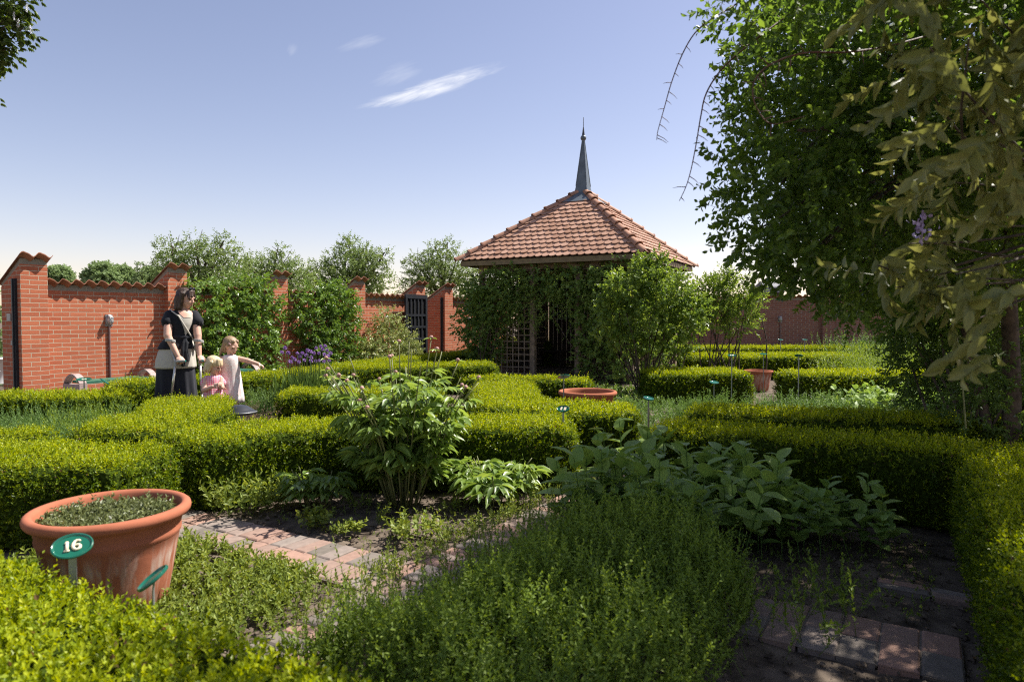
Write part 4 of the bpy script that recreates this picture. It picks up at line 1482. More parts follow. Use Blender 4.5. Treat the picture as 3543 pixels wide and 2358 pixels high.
M['pink'] = plain('peony_bud', (.42, .23, .19), .5, var=.25, scale=30)

HEX = (np.array([(0, 0, 0), (.42, .28, .1), (.46, .6, .1), (0, 1, -.08), (-.46, .6, .1), (-.42, .28, .1)], float),
       np.array([(0, 1, 2), (0, 2, 3), (0, 3, 4), (0, 4, 5)]))

def in_poly(poly, n):
    P = np.array(poly, float)
    lo, hi = P.min(0), P.max(0)
    out = np.zeros((0, 2))
    while len(out) < n:
        q = RNG.uniform(lo, hi, (n * 2, 2))
        c = np.zeros(len(q), bool)
        for i in range(len(P)):
            a, b = P[i], P[(i + 1) % len(P)]
            k = ((a[1] > q[:, 1]) != (b[1] > q[:, 1])) & (q[:, 0] < (b[0] - a[0]) * (q[:, 1] - a[1]) / (b[1] - a[1] + 1e-12) + a[0])
            c ^= k
        out = np.concatenate([out, q[c]])
    return out[:n]

def upright(n, spread=.25):
    return unit(np.array([0, 0, 1.]) + RNG.normal(0, spread, (n, 3)) * np.array([1, 1, .2]))

def patchy(xy, f=2.1, cut=0.0):
    v = np.sin(xy[:, 0] * 3.1 * f + 1.3) * np.sin(xy[:, 1] * 2.7 * f + .4) + .6 * np.sin(xy[:, 0] * 7 * f + xy[:, 1] * 5 * f)
    return v > cut

def blobs_px(lst, Y):
    """(px, py, radius px[, extra depth]) -> world spheres at distance Y"""
    out = []
    for q in lst:
        y = Y + (q[3] if len(q) > 3 else 0)
        out.append(at(q[0], q[1], y) + (q[2] * y / FPX,))
    return out

def woody(name, label, cat, base, blobs, n, L, nl, ll, lw, mat, stems=(), templ=HEX, up=.45, group=None, lo=.55, keep=.5,
          droop=.12, mode='gold', ang=.9, stemr=.0, stemmat=None, stemname='trunk', crown='crown', hi=1.05, twigs=0, twr=.004):
    o = thing(name, label, cat, base, 0, group)
    P, D = blob_points(blobs, n, lo, hi, keep)
    D = unit(D + np.array([0, 0, up]) + RNG.normal(0, .45, D.shape))
    P = P - np.array(base)
    lv = Leaves(templ)
    lv.sprigs(P, D, L * RNG.uniform(.6, 1.3, n), nl, ll, lw, ang=ang, mode=mode, droop=droop, stem=stemr, shade=RNG.uniform(0, 1, n))
    lv.build(crown, mat, o)
    if stems:
        for s in stems:
            pts = [Vector(p) - Vector(base) for p in s[0]]
            rad = s[1] if len(s) > 1 else .02
            k = len(pts)
            MB().tube(pts, [rad * (1 - .65 * i / max(k - 1, 1)) for i in range(k)], 7).build(stemname, stemmat or M['bark'], o, auto=60)
    return o

def limb(a, b, sag=.08, n=5):
    a, b = Vector(a), Vector(b)
    out = []
    w = Vector(RNG.normal(0, 1, 3)) * (b - a).length * .05
    for i in range(n + 1):
        t = i / n
        out.append(a.lerp(b, t) + w * math.sin(math.pi * t) - Vector((0, 0, sag * (b - a).length * math.sin(math.pi * t))))
    return out

# --- trees beyond the wall
def tree(name, label, base, fork, blobs, n, mat, r=.10, ll=.075, lw=.036, L=.34, nl=9, cat='tree', bare=0, **k):
    top = (base[0], base[1], fork)
    st = [([base, (base[0] + .03, base[1], fork * .5), top], r)]
    for b in blobs:
        st.append((limb(top, (b[0], b[1], b[2] + b[3] * .7), -.06), r * .5))
    for q in range(bare):
        b = blobs[q % len(blobs)]
        d = RNG.normal(0, 1, 3); d[2] = abs(d[2]) + .5; d /= np.linalg.norm(d)
        st.append((limb(b[:3], (b[0] + d[0] * b[3] * 1.5, b[1] + d[1] * b[3], b[2] + d[2] * b[3] * 1.55), .05), r * .14))
    # one trunk mesh with its limbs joined at the fork
    k = dict(dict(up=.15, droop=.3, ang=1.05), **k)
    o = woody(name, label, cat, base, blobs, int(n * 1.55), L * .66, nl, ll * .95, lw, mat, (), group='trees beyond the garden wall', **k)
    mb = MB()
    for pts, rad in st:
        q = len(pts)
        mb.tube([Vector(p) - Vector(base) for p in pts], [rad * (1 - .7 * i / (q - 1)) for i in range(q)], 6)
    mb.build('trunk', M['bark'], o, auto=60)
    return o

tree('apple_tree', 'airy old apple tree with bare twigs above the wall, just behind the woman', at(470, 760, 17)[:2] + (0,), 1.7,
     blobs_px([(395, 590, 36), (450, 585, 38), (515, 575, 30), (430, 640, 55), (525, 640, 60), (375, 625, 28), (480, 610, 45)], 17), 720, M['apple'], .11, bare=9, lo=.2, keep=.12)
tree('apple_tree', 'small pointed apple tree above the ivy covered wall, behind the two girls', at(640, 760, 18.5)[:2] + (0,), 1.8,
     blobs_px([(600, 632, 44), (648, 610, 30), (688, 640, 34), (640, 578, 13), (570, 625, 30), (660, 650, 45)], 18.5), 560, M['apple'], .09, bare=8, lo=.2, keep=.12)
tree('apple_tree', 'tall bushy apple tree above the wall, left of the gate', at(815, 770, 20)[:2] + (0,), 1.9,
     blobs_px([(800, 568, 22), (795, 615, 46), (850, 612, 36), (745, 640, 40), (885, 590, 14), (838, 588, 24), (800, 655, 60), (870, 645, 30)], 20), 1000, M['apple'], .11, bare=8, lo=.2, keep=.12)
tree('apple_tree', 'tall apple tree above the gate, between wall and gazebo roof', at(1015, 770, 22)[:2] + (0,), 1.9,
     blobs_px([(1000, 588, 30), (1030, 568, 16), (968, 618, 32), (1050, 625, 42), (1005, 645, 50), (940, 604, 12), (1085, 655, 42), (960, 660, 36)], 22), 1000, M['apple'], .11, bare=5, lo=.2, keep=.12)
for lab, px, py, r, Y in (('small round far tree between the first two brick pillars', 135, 636, 26, 60), ('broad round far tree above the wall left of the woman', 232, 634, 33, 58),
                          ('round far tree close to the broad one above the brick wall', 280, 636, 26, 60), ('far grey green tree low over the wall behind the second pillar', 352, 640, 24, 55)):
    s = Y / FPX
    b0 = at(px, py, Y)
    tree('broadleaf_tree', lab, (b0[0], b0[1], 0), b0[2] - r * s * .4, [b0 + (r * s * .8,), (b0[0] - r * s * .6, b0[1], b0[2] - r * s * .35, r * s * .6), (b0[0] + r * s * .6, b0[1], b0[2] - r * s * .3, r * s * .6)],
         650, M['far'], .25, ll=.26, lw=.17, L=.5, nl=8, lo=.5)
o0 = at(322, 640, 30)
tree('young_tree', 'thin upright leafy tree top poking over the wall left of the second pillar', (o0[0], o0[1], 0), 2.6, blobs_px([(322, 612, 6), (323, 628, 8), (321, 645, 9)], 30), 60, M['far'], .05, ll=.09, lw=.05, L=.22, lo=.2)

for lab, pl, Y in (('dense shrub rising behind the wall between ivy and second pillar', [(460, 665, 36), (520, 660, 40), (570, 668, 34)], 19.5),
                   ('dense shrub behind the wall above the ivy', [(610, 668, 38), (670, 666, 36), (716, 668, 34)], 22),
                   ('dense shrub behind the wall left of the gate pillar', [(765, 672, 36), (830, 672, 38), (890, 674, 34)], 24),
                   ('green shrub seen through the gate opening', [(990, 720, 45), (1000, 780, 45), (960, 670, 26), (1040, 680, 36), (1090, 672, 34)], 25),
                   ('dark shrub behind the first brick pillar at the left edge', [(-20, 760, 50), (-10, 700, 40), (-25, 840, 40)], 14)):
    bl = blobs_px(pl, Y)
    woody('shrub', lab, 'shrub', (bl[0][0], bl[0][1], 0), bl + [(b[0], b[1], b[2] - b[3] * 1.2, b[3]) for b in bl], 420, .35, 9, .085, .045, M['far' if Y < 15 else 'apple'],
          [([(bl[0][0], bl[0][1], 0), bl[0][:3]], .06)], group='shrubs beyond the wall')

# --- chestnut reaching in at the top left
def chestnut():
    base = (-17.2, 18.6, 0)
    bl = [at(-40, 40, 18) + (.85,), at(10, 60, 18) + (.62,), at(30, 110, 18) + (.36,), at(52, 65, 18) + (.34,), at(-60, 120, 18) + (.9,), at(40, 10, 18) + (.5,), at(-10, 118, 18) + (.4,),
          at(-140, 0, 18.5) + (1.9,), at(-150, 160, 19) + (1.5,), at(-60, -120, 18.5) + (1.7,), at(-260, -40, 19) + (2.4,)]
    o = thing('chestnut_tree', 'flowering chestnut tree reaching into the top left corner', 'tree', base)
    n = 4200
    P, D = blob_points(bl, n, .35, 1.05, .3)
    P -= np.array(base)
    D = unit(D * .7 + np.array([0, 0, -.05]) + RNG.normal(0, .4, D.shape))
    lv = Leaves(HEX)
    # palmate leaves: leaflets spreading from one point
    a = unit(np.cross(D, np.array([.1, .2, 1.]))); 
    for k in range(7):
        th = (k - 3) * .42
        d = unit(D * math.cos(th) + a * math.sin(th) + np.array([0, 0, -.35]))
        s = 1 - .09 * abs(k - 3)
        lv.put(P, d, np.cross(a, D) * np.sign(np.cross(a, D)[:, 2:3] + 1e-6), np.full(n, .17 * s), np.full(n, .075 * s), RNG.uniform(0, 1, n))
    lv.build('crown', M['chestnut'], o)
    mb = MB().tube([(0, 0, 0), (.1, -.05, 3), (.5, -.2, 6.5)], [.34, .27, .2], 12)
    for b in bl:
        mb.tube(limb((.5, -.2, 6.3), Vector(b[:3]) - Vector(base), -.05), [.11, .09, .07, .05, .03, .012], 7)
    mb.build('trunk', M['bark'], o, auto=60)
    for q in ((62, 22), (70, 72), (32, 40), (42, 57)):
        c = Vector(at(q[0], q[1], 17.7)) - Vector(base)
        pl = Leaves(KITE)
        m = 60
        t = RNG.uniform(0, 1, m)
        pl.put(np.array(c)[None] + np.stack([RNG.normal(0, .016, m), RNG.normal(0, .016, m), t * .2 - .06], 1), rnd_dirs(m), rnd_dirs(m), np.full(m, .022), np.full(m, .02), t)
        pl.stems(np.array([tuple(c - Vector((0, 0, .07)))]), np.array([tuple(c + Vector((0, 0, .15)))]), .012)
        pl.build('flower_panicle', M['white'], o)
chestnut()

# --- shrubs trained on the sunny wall
def wall_shrub(label, cells, n, mat, ll, lw, w=.13, r=.27, L=.2, seed=0, name='wall_shrub'):
    bl = [mw(m, w + .03 * math.sin(m * 9 + z * 5), z) + (r * q,) for (m, z, q) in cells]
    base = mw(sum(c[0] for c in cells) / len(cells), w, 0)
    st = []
    for k in range(4):
        c = cells[(k * 7 + 3) % len(cells)]
        st.append((limb(base, mw(c[0], .1, c[1]), 0), .025))
    return woody(name, label, 'shrub', base, bl, n, L, 8, ll, lw, mat, st, up=.1, droop=.35, lo=.6, keep=.62, stemname='stem', crown='foliage', ang=1.0)
c1 = [(m, z, 1.0) for m in np.arange(2.72, 4.25, .28) for z in np.arange(.2, 1.86, .3) if not (m < 2.9 and (z > 1.7 or z < .4)) and not (m > 4.4 and z > 1.5)]
wall_shrub('big square ivy like shrub covering the wall between woman and girls', c1 + [(3.6, 1.92, .9), (4.0, 1.9, .85), (2.9, 1.66, .8)], 1150, M['wallshrub'], .10, .052)
c2 = [(m, z, 1.0) for m in np.arange(5.4, 6.6, .3) for z in np.arange(.2, 1.75, .3) if not (m > 6.6 and z > 1.45)] + [(5.7, 1.86, .9), (6.0, 1.9, .85), (4.98, 1.6, .75), (5.1, 1.35, .8), (4.9, 1.3, .55)]
wall_shrub('second green wall shrub, between the third and fourth brick pillars', c2, 900, M['wallshrub'], .10, .052)
c3 = [(7.5, 1.35, .8), (7.6, 1.1, .9), (7.55, .85, 1), (7.1, .8, .9), (8.0, .75, .9), (7.0, .5, 1), (7.5, .5, 1.1), (8.1, .5, 1), (6.7, .55, .8), (7.5, .2, 1), (8.2, .2, 1), (6.8, .2, .9)]
wall_shrub('cream variegated shrub spreading at the wall left of the open gate', c3, 1150, M['varieg'], .065, .035, w=.35, r=.30, name='variegated_shrub')

# --- gazebo climber
def gazebo_climber():
    a = math.radians(-27.5)
    def G(x, y, z): return (GZ[0] + x * math.cos(a) - y * math.sin(a), GZ[1] + x * math.sin(a) + y * math.cos(a), z)
    def blobs(l): return [G(*b[:3]) + (b[3],) for b in l]
    left = blobs([(-1.9, -1.8, z, .34) for z in (.3, .75, 1.2, 1.65, 2.05)] + [(-1.6, -1.95, z, .3) for z in (1.35, 1.75, 2.1)] + [(-1.25, -1.98, z, .3) for z in (1.6, 1.95, 2.2)] + [(-.9, -1.98, z, .28) for z in (1.75, 2.1, 2.3)]
                 + [(-2.15, -1.3, z, .36) for z in (.5, 1.0, 1.5, 1.95)] + [(-2.1, -.6, z, .34) for z in (.8, 1.4, 1.9)] + [(-2.1, .3, z, .34) for z in (1.0, 1.6, 2.1)] + [(-2.45, -1.7, 1.2, .24), (-2.4, -1.6, 1.7, .22), (-1.55, -1.9, .5, .22), (-1.5, -1.9, 1.0, .22)])
    right = blobs([(-.3, -1.98, 2.2, .26), (.0, -2.0, 2.05, .3), (.3, -2.0, 2.1, .34)] + [(.95, -1.98, z, .31) for z in (.5, 1.0, 1.45)] + [(.8, -1.98, z, .34) for z in (1.85, 2.2)] + [(1.25, -1.98, z, .36) for z in (.4, .9, 1.4, 1.85, 2.2)]
                  + [(1.75, -1.95, z, .36) for z in (.4, .9, 1.4, 1.9, 2.25)] + [(2.05, -1.2, z, .34) for z in (.6, 1.2, 1.8, 2.2)] + [(2.05, -.4, z, .34) for z in (.8, 1.5, 2.1)] + [(2.05, .5, z, .34) for z in (1.0, 1.6, 2.1)])
    for lab, bl, n, bx, sgn in (('dark climber smothering the left corner of the gazebo', left, 1750, -1.7, -1), ('dark climber over the right front of the gazebo behind the rose bush', right, 2100, 1.3, 1)):
        base = G(bx, -2.0, 0)
        st = []
        for k in range(9):
            b = bl[(k * 5) % len(bl)]
            st.append((limb((base[0] + RNG.normal(0, .12), base[1], 0), b[:3], RNG.uniform(-.1, .1)), .016))
        o = woody('climbing_plant', lab, 'climber', base, bl, int(n * 1.15), .2, 7, .082, .054, M['climb'], st, up=.0, droop=.3, lo=.3, keep=.3, stemname='stem', crown='foliage', group='climbers on the gazebo')
        # young shoots hanging out into the sun
        lv = Leaves(HEX)
        m = 95
        x = RNG.uniform(-1.6, .2, m) if sgn < 0 else RNG.uniform(-.5, 1.7, m)
        P = np.array([G(q, -2.12 - RNG.uniform(0, .12), z) for q, z in zip(x, RNG.uniform(1.3, 2.5, m))]) - np.array(base)
        D = unit(np.stack([RNG.normal(0, .8, m), RNG.uniform(-1, -.3, m), RNG.uniform(-.9, .35, m)], 1))
        lv.sprigs(P, D, RNG.uniform(.2, .6, m), 14, .048, .024, ang=1.0, stem=.004, bend=.35, shade=np.ones(m))
        lv.build('young_shoots', M['rose'], o)
gazebo_climber()

# --- rose bush in front of the gazebo and the tall shrub behind the far hedges
b = (2.27, 11.75, 0)
rb = blobs_px([(1440, 672, 42), (1490, 632, 36), (1540, 682, 52), (1420, 730, 42), (1500, 730, 62), (1568, 735, 46), (1596, 715, 30), (1446, 785, 34), (1560, 790, 34), (1475, 606, 16), (1512, 600, 14), (1400, 700, 22), (1395, 760, 22),
               (1530, 610, 16), (1420, 640, 16)], 11.75)
st = [(limb((b[0] + RNG.normal(0, .07), b[1] + RNG.normal(0, .07), 0), q[:3], .0), .014) for q in rb] + [(limb((b[0] + RNG.normal(0, .1), b[1], 0), (b[0] + RNG.normal(0, .5), b[1] + RNG.normal(0, .25), RNG.uniform(1.0, 1.5)), 0), .010) for _ in range(16)]
rose = woody('rose_bush', 'tall bright green rose bush with bare lower stems before the gazebo', 'bush', b, rb, 1500, .16, 7, .068, .05, M['rose'], st, lo=.35, keep=.4, stemname='stem', stemmat=M['bark'])
lv = Leaves(HEX)
P, D = blob_points([(q[0] - b[0], q[1] - b[1], q[2], q[3]) for q in blobs_px([(1550, 880, 26), (1575, 905, 24), (1520, 900, 24), (1420, 870, 20), (1600, 880, 18)], 11.6)], 130, .3)
lv.sprigs(P, D + np.array([0, 0, .4]), .16, 7, .06, .042)
lv.build('low_foliage', M['rose'], rose)
b = at(1665, 800, 14)[:2] + (0,)
sb = blobs_px([(1640, 676, 26), (1680, 664, 26), (1718, 700, 26), (1700, 735, 34), (1650, 730, 30), (1612, 705, 26), (1668, 636, 8), (1690, 640, 8), (1735, 690, 14), (1625, 660, 12), (1600, 740, 22)], 14)
st = [(limb((b[0] + RNG.normal(0, .32), b[1] + RNG.normal(0, .15), 0), (q[0] + RNG.normal(0, .1), q[1], q[2] + .1), 0), .016) for q in sb + sb[:5]]
woody('tall_shrub', 'upright shrub with many bare stems right of the rose bush', 'shrub', b, sb, 620, .28, 10, .085, .034, M['rose'], st, up=1.0, lo=.3, keep=.3, stemname='stem', stemmat=M['bark'], droop=.05)

# --- peony
def leaf_fan(lv, P, D, n, ll, lw, spread, r):
    """n leaflets from each point P around direction D"""
    N = len(P)
    a = unit(np.cross(D, np.array([.05, .08, 1.])))
    up = unit(np.cross(a, D)); up = up * np.sign(up[:, 2:3] + 1e-6)
    for k in range(n):
        th = (k - (n - 1) / 2) * spread
        d = unit(D * math.cos(th) + a * math.sin(th) + RNG.normal(0, .12, (N, 3)) + np.array([0, 0, -.12 - .1 * abs(k - (n - 1) / 2)]))
        s = RNG.uniform(.75, 1.1, N) * (1 - .12 * abs(k - (n - 1) / 2))
        lv.put(P, d, up + RNG.normal(0, .25, (N, 3)), ll * s, lw * s, np.clip(r + RNG.normal(0, .15, N), 0, 1))

def peony(name, label, base, nst, H, spread, nb, ll=.135, lw=.048, seed=0):
    o = thing(name, label, 'plant', base)
    lv = Leaves(LANCE)
    g = np.random.default_rng(seed)
    for s in range(nst):
        az, rr = g.uniform(0, 6.28), math.sqrt(g.uniform(0, 1))
        h = H * (1.0 - .42 * rr * g.uniform(.5, 1.1))
        tip = Vector((math.cos(az) * spread * rr, math.sin(az) * spread * rr * .8, h))
        root = Vector((math.cos(az) * .13 * rr, math.sin(az) * .11 * rr, 0))
        pts = [root.lerp(tip, t) + Vector((0, 0, .10 * H * math.sin(math.pi * t) * rr)) for t in np.linspace(0, 1, 7)]
        MB().tube(pts, [.0065, .006, .0055, .005, .0045, .004, .0035], 6).build('stem', M['stem'], o, smooth=True)
        nn = int(9 * h / H) + 1
        for k in range(nn):
            t = .17 + .66 * k / nn
            i = t * 6; i0 = min(int(i), 5)
            p = pts[i0].lerp(pts[i0 + 1], i - i0)
            a2 = az * .4 + k * 2.4 + g.normal(0, .4)
            el = .55 - .9 * t * g.uniform(.2, 1) if t < .7 else .35
            d = Vector((math.cos(a2), math.sin(a2), el)).normalized()
            pl = g.uniform(.07, .14) * (1.15 - .6 * t)
            q = p + d * pl
            lv.stems(np.array([tuple(p)]), np.array([tuple(q)]), .0028, .5)
            D = np.array([tuple(d)])
            big = 1.08 - .75 * max(0, t - .45)
            leaf_fan(lv, np.array([tuple(q)]), D, 3, ll * big, lw * big, .62, g.uniform(0, 1, 1))
            if t < .8:
                sd = Vector((-d.y, d.x, .1))
                for sg in (-1, 1):
                    d2 = (d * .45 + sd * sg).normalized()
                    leaf_fan(lv, np.array([tuple(p + d * pl * .55 + d2 * .035)]), np.array([tuple(d2)]), 2, ll * .82 * big, lw * .85 * big, .7, g.uniform(0, 1, 1))
        if s < nb:
            c = pts[-1] + Vector((0, 0, .012))
            bd = MB().ell(c, (.0155, .0155, .0145), None, 12, 8).build('bud', M['pink'], o, smooth=True)
            k = Leaves(LANCE)
            a = g.uniform(0, 6.28, 4)
            k.put(np.repeat(np.array([tuple(pts[-1])]), 4, 0), unit(np.stack([np.cos(a), np.sin(a), np.full(4, .25)], 1)), np.tile(np.array([[0, 0, 1.]]), (4, 1)), np.full(4, .06), np.full(4, .017), np.full(4, .9))
            k.build('bud_leaf', M['peony'], bd)
    lv.build('foliage', M['peony'], o, smooth=True)
    return o
peony('peony', 'large peony with pink round buds in the middle of the bed', (-.80, 5.00, 0), 38, 1.32, .66, 24, .15, .054, seed=4)
peony('peony', 'low peony seedling with broad leaves right of the large peony', (-.13, 4.98, 0), 9, .42, .36, 0, .15, .055, seed=8)
peony('peony', 'small leafy peony clump left of the large peony', (-1.42, 4.98, 0), 6, .36, .28, 0, .13, .05, seed=15)

# --- low plants of the beds
def clump(label, x, y, r, h, n, mat, ll, lw, nl=9, templ=HEX, group='small plants in the front bed', name='bed_plant', tilt=.5, cat='plant'):
    a, q = RNG.uniform(0, 6.28, n), np.sqrt(RNG.uniform(0, 1, n))
    P = np.stack([np.cos(a) * q * r * .6, np.sin(a) * q * r * .6, np.zeros(n)], 1)
    D = unit(np.stack([np.cos(a) * q * tilt, np.sin(a) * q * tilt, np.full(n, 1.)], 1) + RNG.normal(0, .15, (n, 3)))
    lv = Leaves(templ)
    lv.sprigs(P, D, h * RNG.uniform(.6, 1.1, n), nl, ll, lw, ang=1.05, start=.25, stem=.0018, droop=.1)
    o = link(name, lv.mesh(name), mat)
    o.location = (x, y, 0)
    return tag(o, label, cat, group)
def gpx(px, py):
    v = (CY - py) / FPX
    k = CAMZ / (math.sin(PITCH) - v * math.cos(PITCH))
    return ((px - CX) / FPX * k, (math.cos(PITCH) + v * math.sin(PITCH)) * k)
for lab, px, py, r, h, n, mt, ll, lw in (
        ('pale leafy clump in front of the curved hedge, above the path', 560, 1172, .34, .27, 64, 'mint', .055, .024),
        ('leafy weed at the foot of the curved hedge, nearest the pot', 500, 1162, .18, .18, 26, 'mint', .045, .02),
        ('pale clump between the small peony and the curved hedge', 640, 1160, .22, .2, 30, 'mint', .045, .022),
        ('strawberry like tuft on the path edge below the small peony', 725, 1212, .11, .13, 18, 'mint', .042, .034),
        ('flat tuft on the path edge, right of the strawberry like one', 800, 1228, .12, .09, 18, 'mint', .034, .026),
        ('single upright yellowish seedling in front of the large peony', 865, 1205, .04, .16, 5, 'mint', .035, .016),
        ('broad pale tuft in the bare soil before the large peony', 955, 1235, .19, .15, 34, 'mint', .042, .03),
        ('small sprig right of the broad pale tuft by the path', 1030, 1240, .09, .10, 9, 'mint', .035, .018),
        ('thin seedlings between low peony and path crossing', 1195, 1190, .16, .16, 14, 'mint', .03, .013),
        ('tall sprig before the right end of the curved hedge', 1240, 1150, .08, .32, 8, 'herb', .034, .014),
        ('yellowish leafy shoot at the right end of the curved hedge', 1405, 1090, .07, .20, 6, 'mint', .085, .07),
        ('low weed close under the large peony on its right', 1050, 1170, .14, .10, 12, 'mint', .03, .018),
        ('low weed close under the large peony on its left', 830, 1165, .14, .09, 12, 'mint', .03, .018)):
    x, y = gpx(px, py)
    clump(lab, x, y, r, h, n, M[mt], ll, lw)

def cover(name, label, poly, n, h, mat, ll, lw, nl, cut=-9, f=2.1, spread=.25, templ=KITE, stem=.0016, ang=.9, start=.15, droop=.0, bend=0.0, mode='gold', cat='ground cover'):
    xy = in_poly(poly, n)
    xy = xy[patchy(xy, f, cut)]
    k = len(xy)
    lv = Leaves(templ)
    lv.sprigs(np.c_[xy, np.zeros(k)], upright(k, spread), h * RNG.uniform(.55, 1.1, k), nl, ll, lw, ang=ang, start=start, stem=stem, droop=droop, bend=bend, mode=mode, shade=RNG.uniform(0, 1, k))
    o = lv.build(name, mat)
    return tag(o, label, cat, kind='stuff')
def herb_mass(poly):
    n = 5200
    xy = in_poly(poly, n)
    nz = .5 + .5 * np.sin(xy[:, 0] * 6.3 + 1.1) * np.sin(xy[:, 1] * 5.2 + .3) + .35 * np.sin(xy[:, 0] * 15 + xy[:, 1] * 11)
    P2 = np.array(poly)
    edge = np.full(n, 9.)
    for a, b in zip(P2, np.roll(P2, -1, 0)):
        t = np.clip(((xy - a) @ (b - a)) / ((b - a) @ (b - a)), 0, 1)
        edge = np.minimum(edge, np.linalg.norm(xy - a - t[:, None] * (b - a), axis=1))
    top = (.25 + .12 * nz) * np.clip(.35 + edge / .22, 0, 1)
    mwx = (xy - np.array(W0)) @ np.array([[T2[0], N2[0]], [T2[1], N2[1]]])
    ramp_ = np.clip((mwx[:, 1] - 9.2) / .55, .06, 1)
    ramp_ = np.where(mwx[:, 0] < -2.7, np.maximum(ramp_, .7), ramp_)
    top = top * ramp_
    ok = RNG.uniform(0, 1, n) < np.clip(ramp_ * 1.6, .12, 1)
    xy, nz, top = xy[ok], nz[ok], top[ok]
    n = len(xy)
    z = top * np.sqrt(RNG.uniform(0, 1, n))
    lv = Leaves(HEX)
    D = upright(n, .42)
    L = RNG.uniform(.09, .19, n)
    tall = RNG.uniform(0, 1, n) < .09
    L[tall] *= 1.75
    lv.sprigs(np.c_[xy, z], D, L, 19, .021, .0098, ang=1.0, start=.05, stem=.0014, jit=.3, shade=np.clip(nz * .6 + RNG.uniform(-.3, .5, n), 0, 1))
    k = RNG.choice(n, 900, replace=False)
    lv.stems(np.c_[xy[k] + RNG.normal(0, .03, (900, 2)), np.zeros(900)], np.c_[xy[k], z[k]], .0018)
    tag(lv.build('herb_mass', M['herb']), 'dense dark green mass of upright herbs in the foreground', 'ground cover', kind='stuff')
def grid_poly(l): return [mw(m, w)[:2] for m, w in l]
cover('mint_patch', 'pale low mint spreading between the path and the foreground hedge', grid_poly([(-2.98, 6.9), (-2.22, 6.75), (-2.22, 8.55), (-3.2, 8.75), (-3.4, 8.2), (-3.1, 7.9)]), 1150, .11, M['mint'], .036, .018, 11, cut=-.45, f=1.5, spread=.6, templ=HEX, ang=1.1)
cover('herb_stems', 'loose upright herb stems beside the path crossing', grid_poly([(-2.9, 8.55), (-2.3, 8.6), (-2.15, 9.1), (-2.9, 9.3)]), 30, .30, M['mint'], .024, .010, 24, spread=.22)
HERB_POLY = (grid_poly([(-3.08, 9.22), (-2.2, 9.22), (-1.15, 9.28), (-.95, 9.6), (-1.05, 10.3), (-1.6, 10.55), (-2.6, 10.6), (-3.3, 10.4)]),)
herb_mass(HERB_POLY[0])
cover('herb_stems', 'thin upright herb stems on the near side of the path crossing', grid_poly([(-2.9, 9.05), (-.7, 9.12), (-.9, 9.6), (-2.9, 9.65)]), 210, .34, M['mint'], .024, .011, 26, spread=.2)
cover('herb_stems', 'arching herb sprays hanging over the shaded pavers', grid_poly([(-1.2, 10.35), (-1.1, 10.95), (-1.8, 11.0), (-1.9, 10.5)]), 34, .36, M['herb'], .026, .014, 26, spread=.4, bend=.25)
cover('soil_weeds', 'tiny weeds and seedlings dotted over the bare soil', grid_poly([(-1.7, 6.7), (-.3, 7.2), (.1, 8.7), (-1.7, 8.7)]), 480, .035, M['mint'], .014, .009, 6, spread=.6)
cover('soil_weeds', 'small weeds growing along the brick path edges', grid_poly([(-2.9, 8.6), (.6, 8.68), (.6, 8.82), (-2.9, 8.84)]), 220, .10, M['mint'], .024, .013, 10, spread=.5, templ=HEX)
cover('soil_weeds', 'tiny weeds in the shaded bare soil at right', grid_poly([(-1.2, 10.4), (-.3, 10.2), (.2, 11.2), (-1.2, 11.3)]), 260, .04, M['herb'], .016, .010, 6, spread=.6)
cover('lavender_bed', 'feathery grey green herbs filling the bed at left', [(-6.2, 6.3), (-5.6, 7.25), (-4.2, 7.5), (-3.95, 6.9), (-3.72, 6.2), (-3.75, 5.55), (-4.6, 5.75)], 1500, .46, M['silver'], .042, .0085, 34, spread=.3, ang=.65)
cover('lavender_bed', 'olive green bushy herbs next to the grey green ones at left', [(-4.75, 6.6), (-4.2, 7.45), (-3.9, 7.0), (-3.7, 6.3)], 260, .50, M['herb'], .045, .009, 34, spread=.3, ang=.65)
cover('herb_bed', 'wispy herbs in the bed between girls and chives', [(-3.75, 8.85), (-3.6, 9.6), (-2.7, 9.7), (-2.7, 8.85)], 460, .44, M['silver'], .04, .010, 26, spread=.35)
cover('herb_bed', 'leafy ground cover below the chives', [(-3.0, 8.75), (-2.9, 9.1), (-1.2, 9.4), (-1.0, 8.75)], 280, .34, M['mint'], .06, .03, 10, spread=.45, templ=HEX)
cover('herb_bed', 'bluish green herbs in the bed behind the half shaded hedge', [(2.9, 7.4), (3.3, 9.4), (4.9, 9.3), (5.3, 7.2)], 900, .42, M['silver'], .05, .012, 28, spread=.35)
cover('herb_bed', 'broad leaved plants in the shade behind the half shaded hedge', [(4.1, 7.2), (4.4, 9.8), (7.2, 9.9), (6.8, 7.0)], 330, .48, M['broad'], .14, .085, 9, spread=.35, templ=OVATE, ang=1.2, droop=.1)
cover('herb_bed', 'tall feathery herbs at the back right before the far wall', [(6.4, 12.3), (6.6, 15.2), (10.5, 15.5), (9.8, 12.0)], 800, .85, M['herb'], .07, .02, 26, spread=.3)
cover('herb_bed', 'tall weeds along the foot of the far wall', [(8.8, 18.6), (9.0, 20.2), (13, 20.2), (12, 18)], 420, 1.0, M['silver'], .08, .03, 22, spread=.3)
clump('round pale grey green bush behind the half shaded hedge', *gpx(1630, 985), .42, .5, 120, M['silver'], .05, .012, 26, group='bushes in the right beds', name='round_bush', tilt=.9, cat='bush')
cover('low_thyme', 'small pale herb at the path gap between the two right hedges', [(1.42, 6.9), (1.45, 7.6), (2.2, 7.7), (2.2, 7.2)], 200, .26, M['silver'], .03, .011, 18, spread=.5)

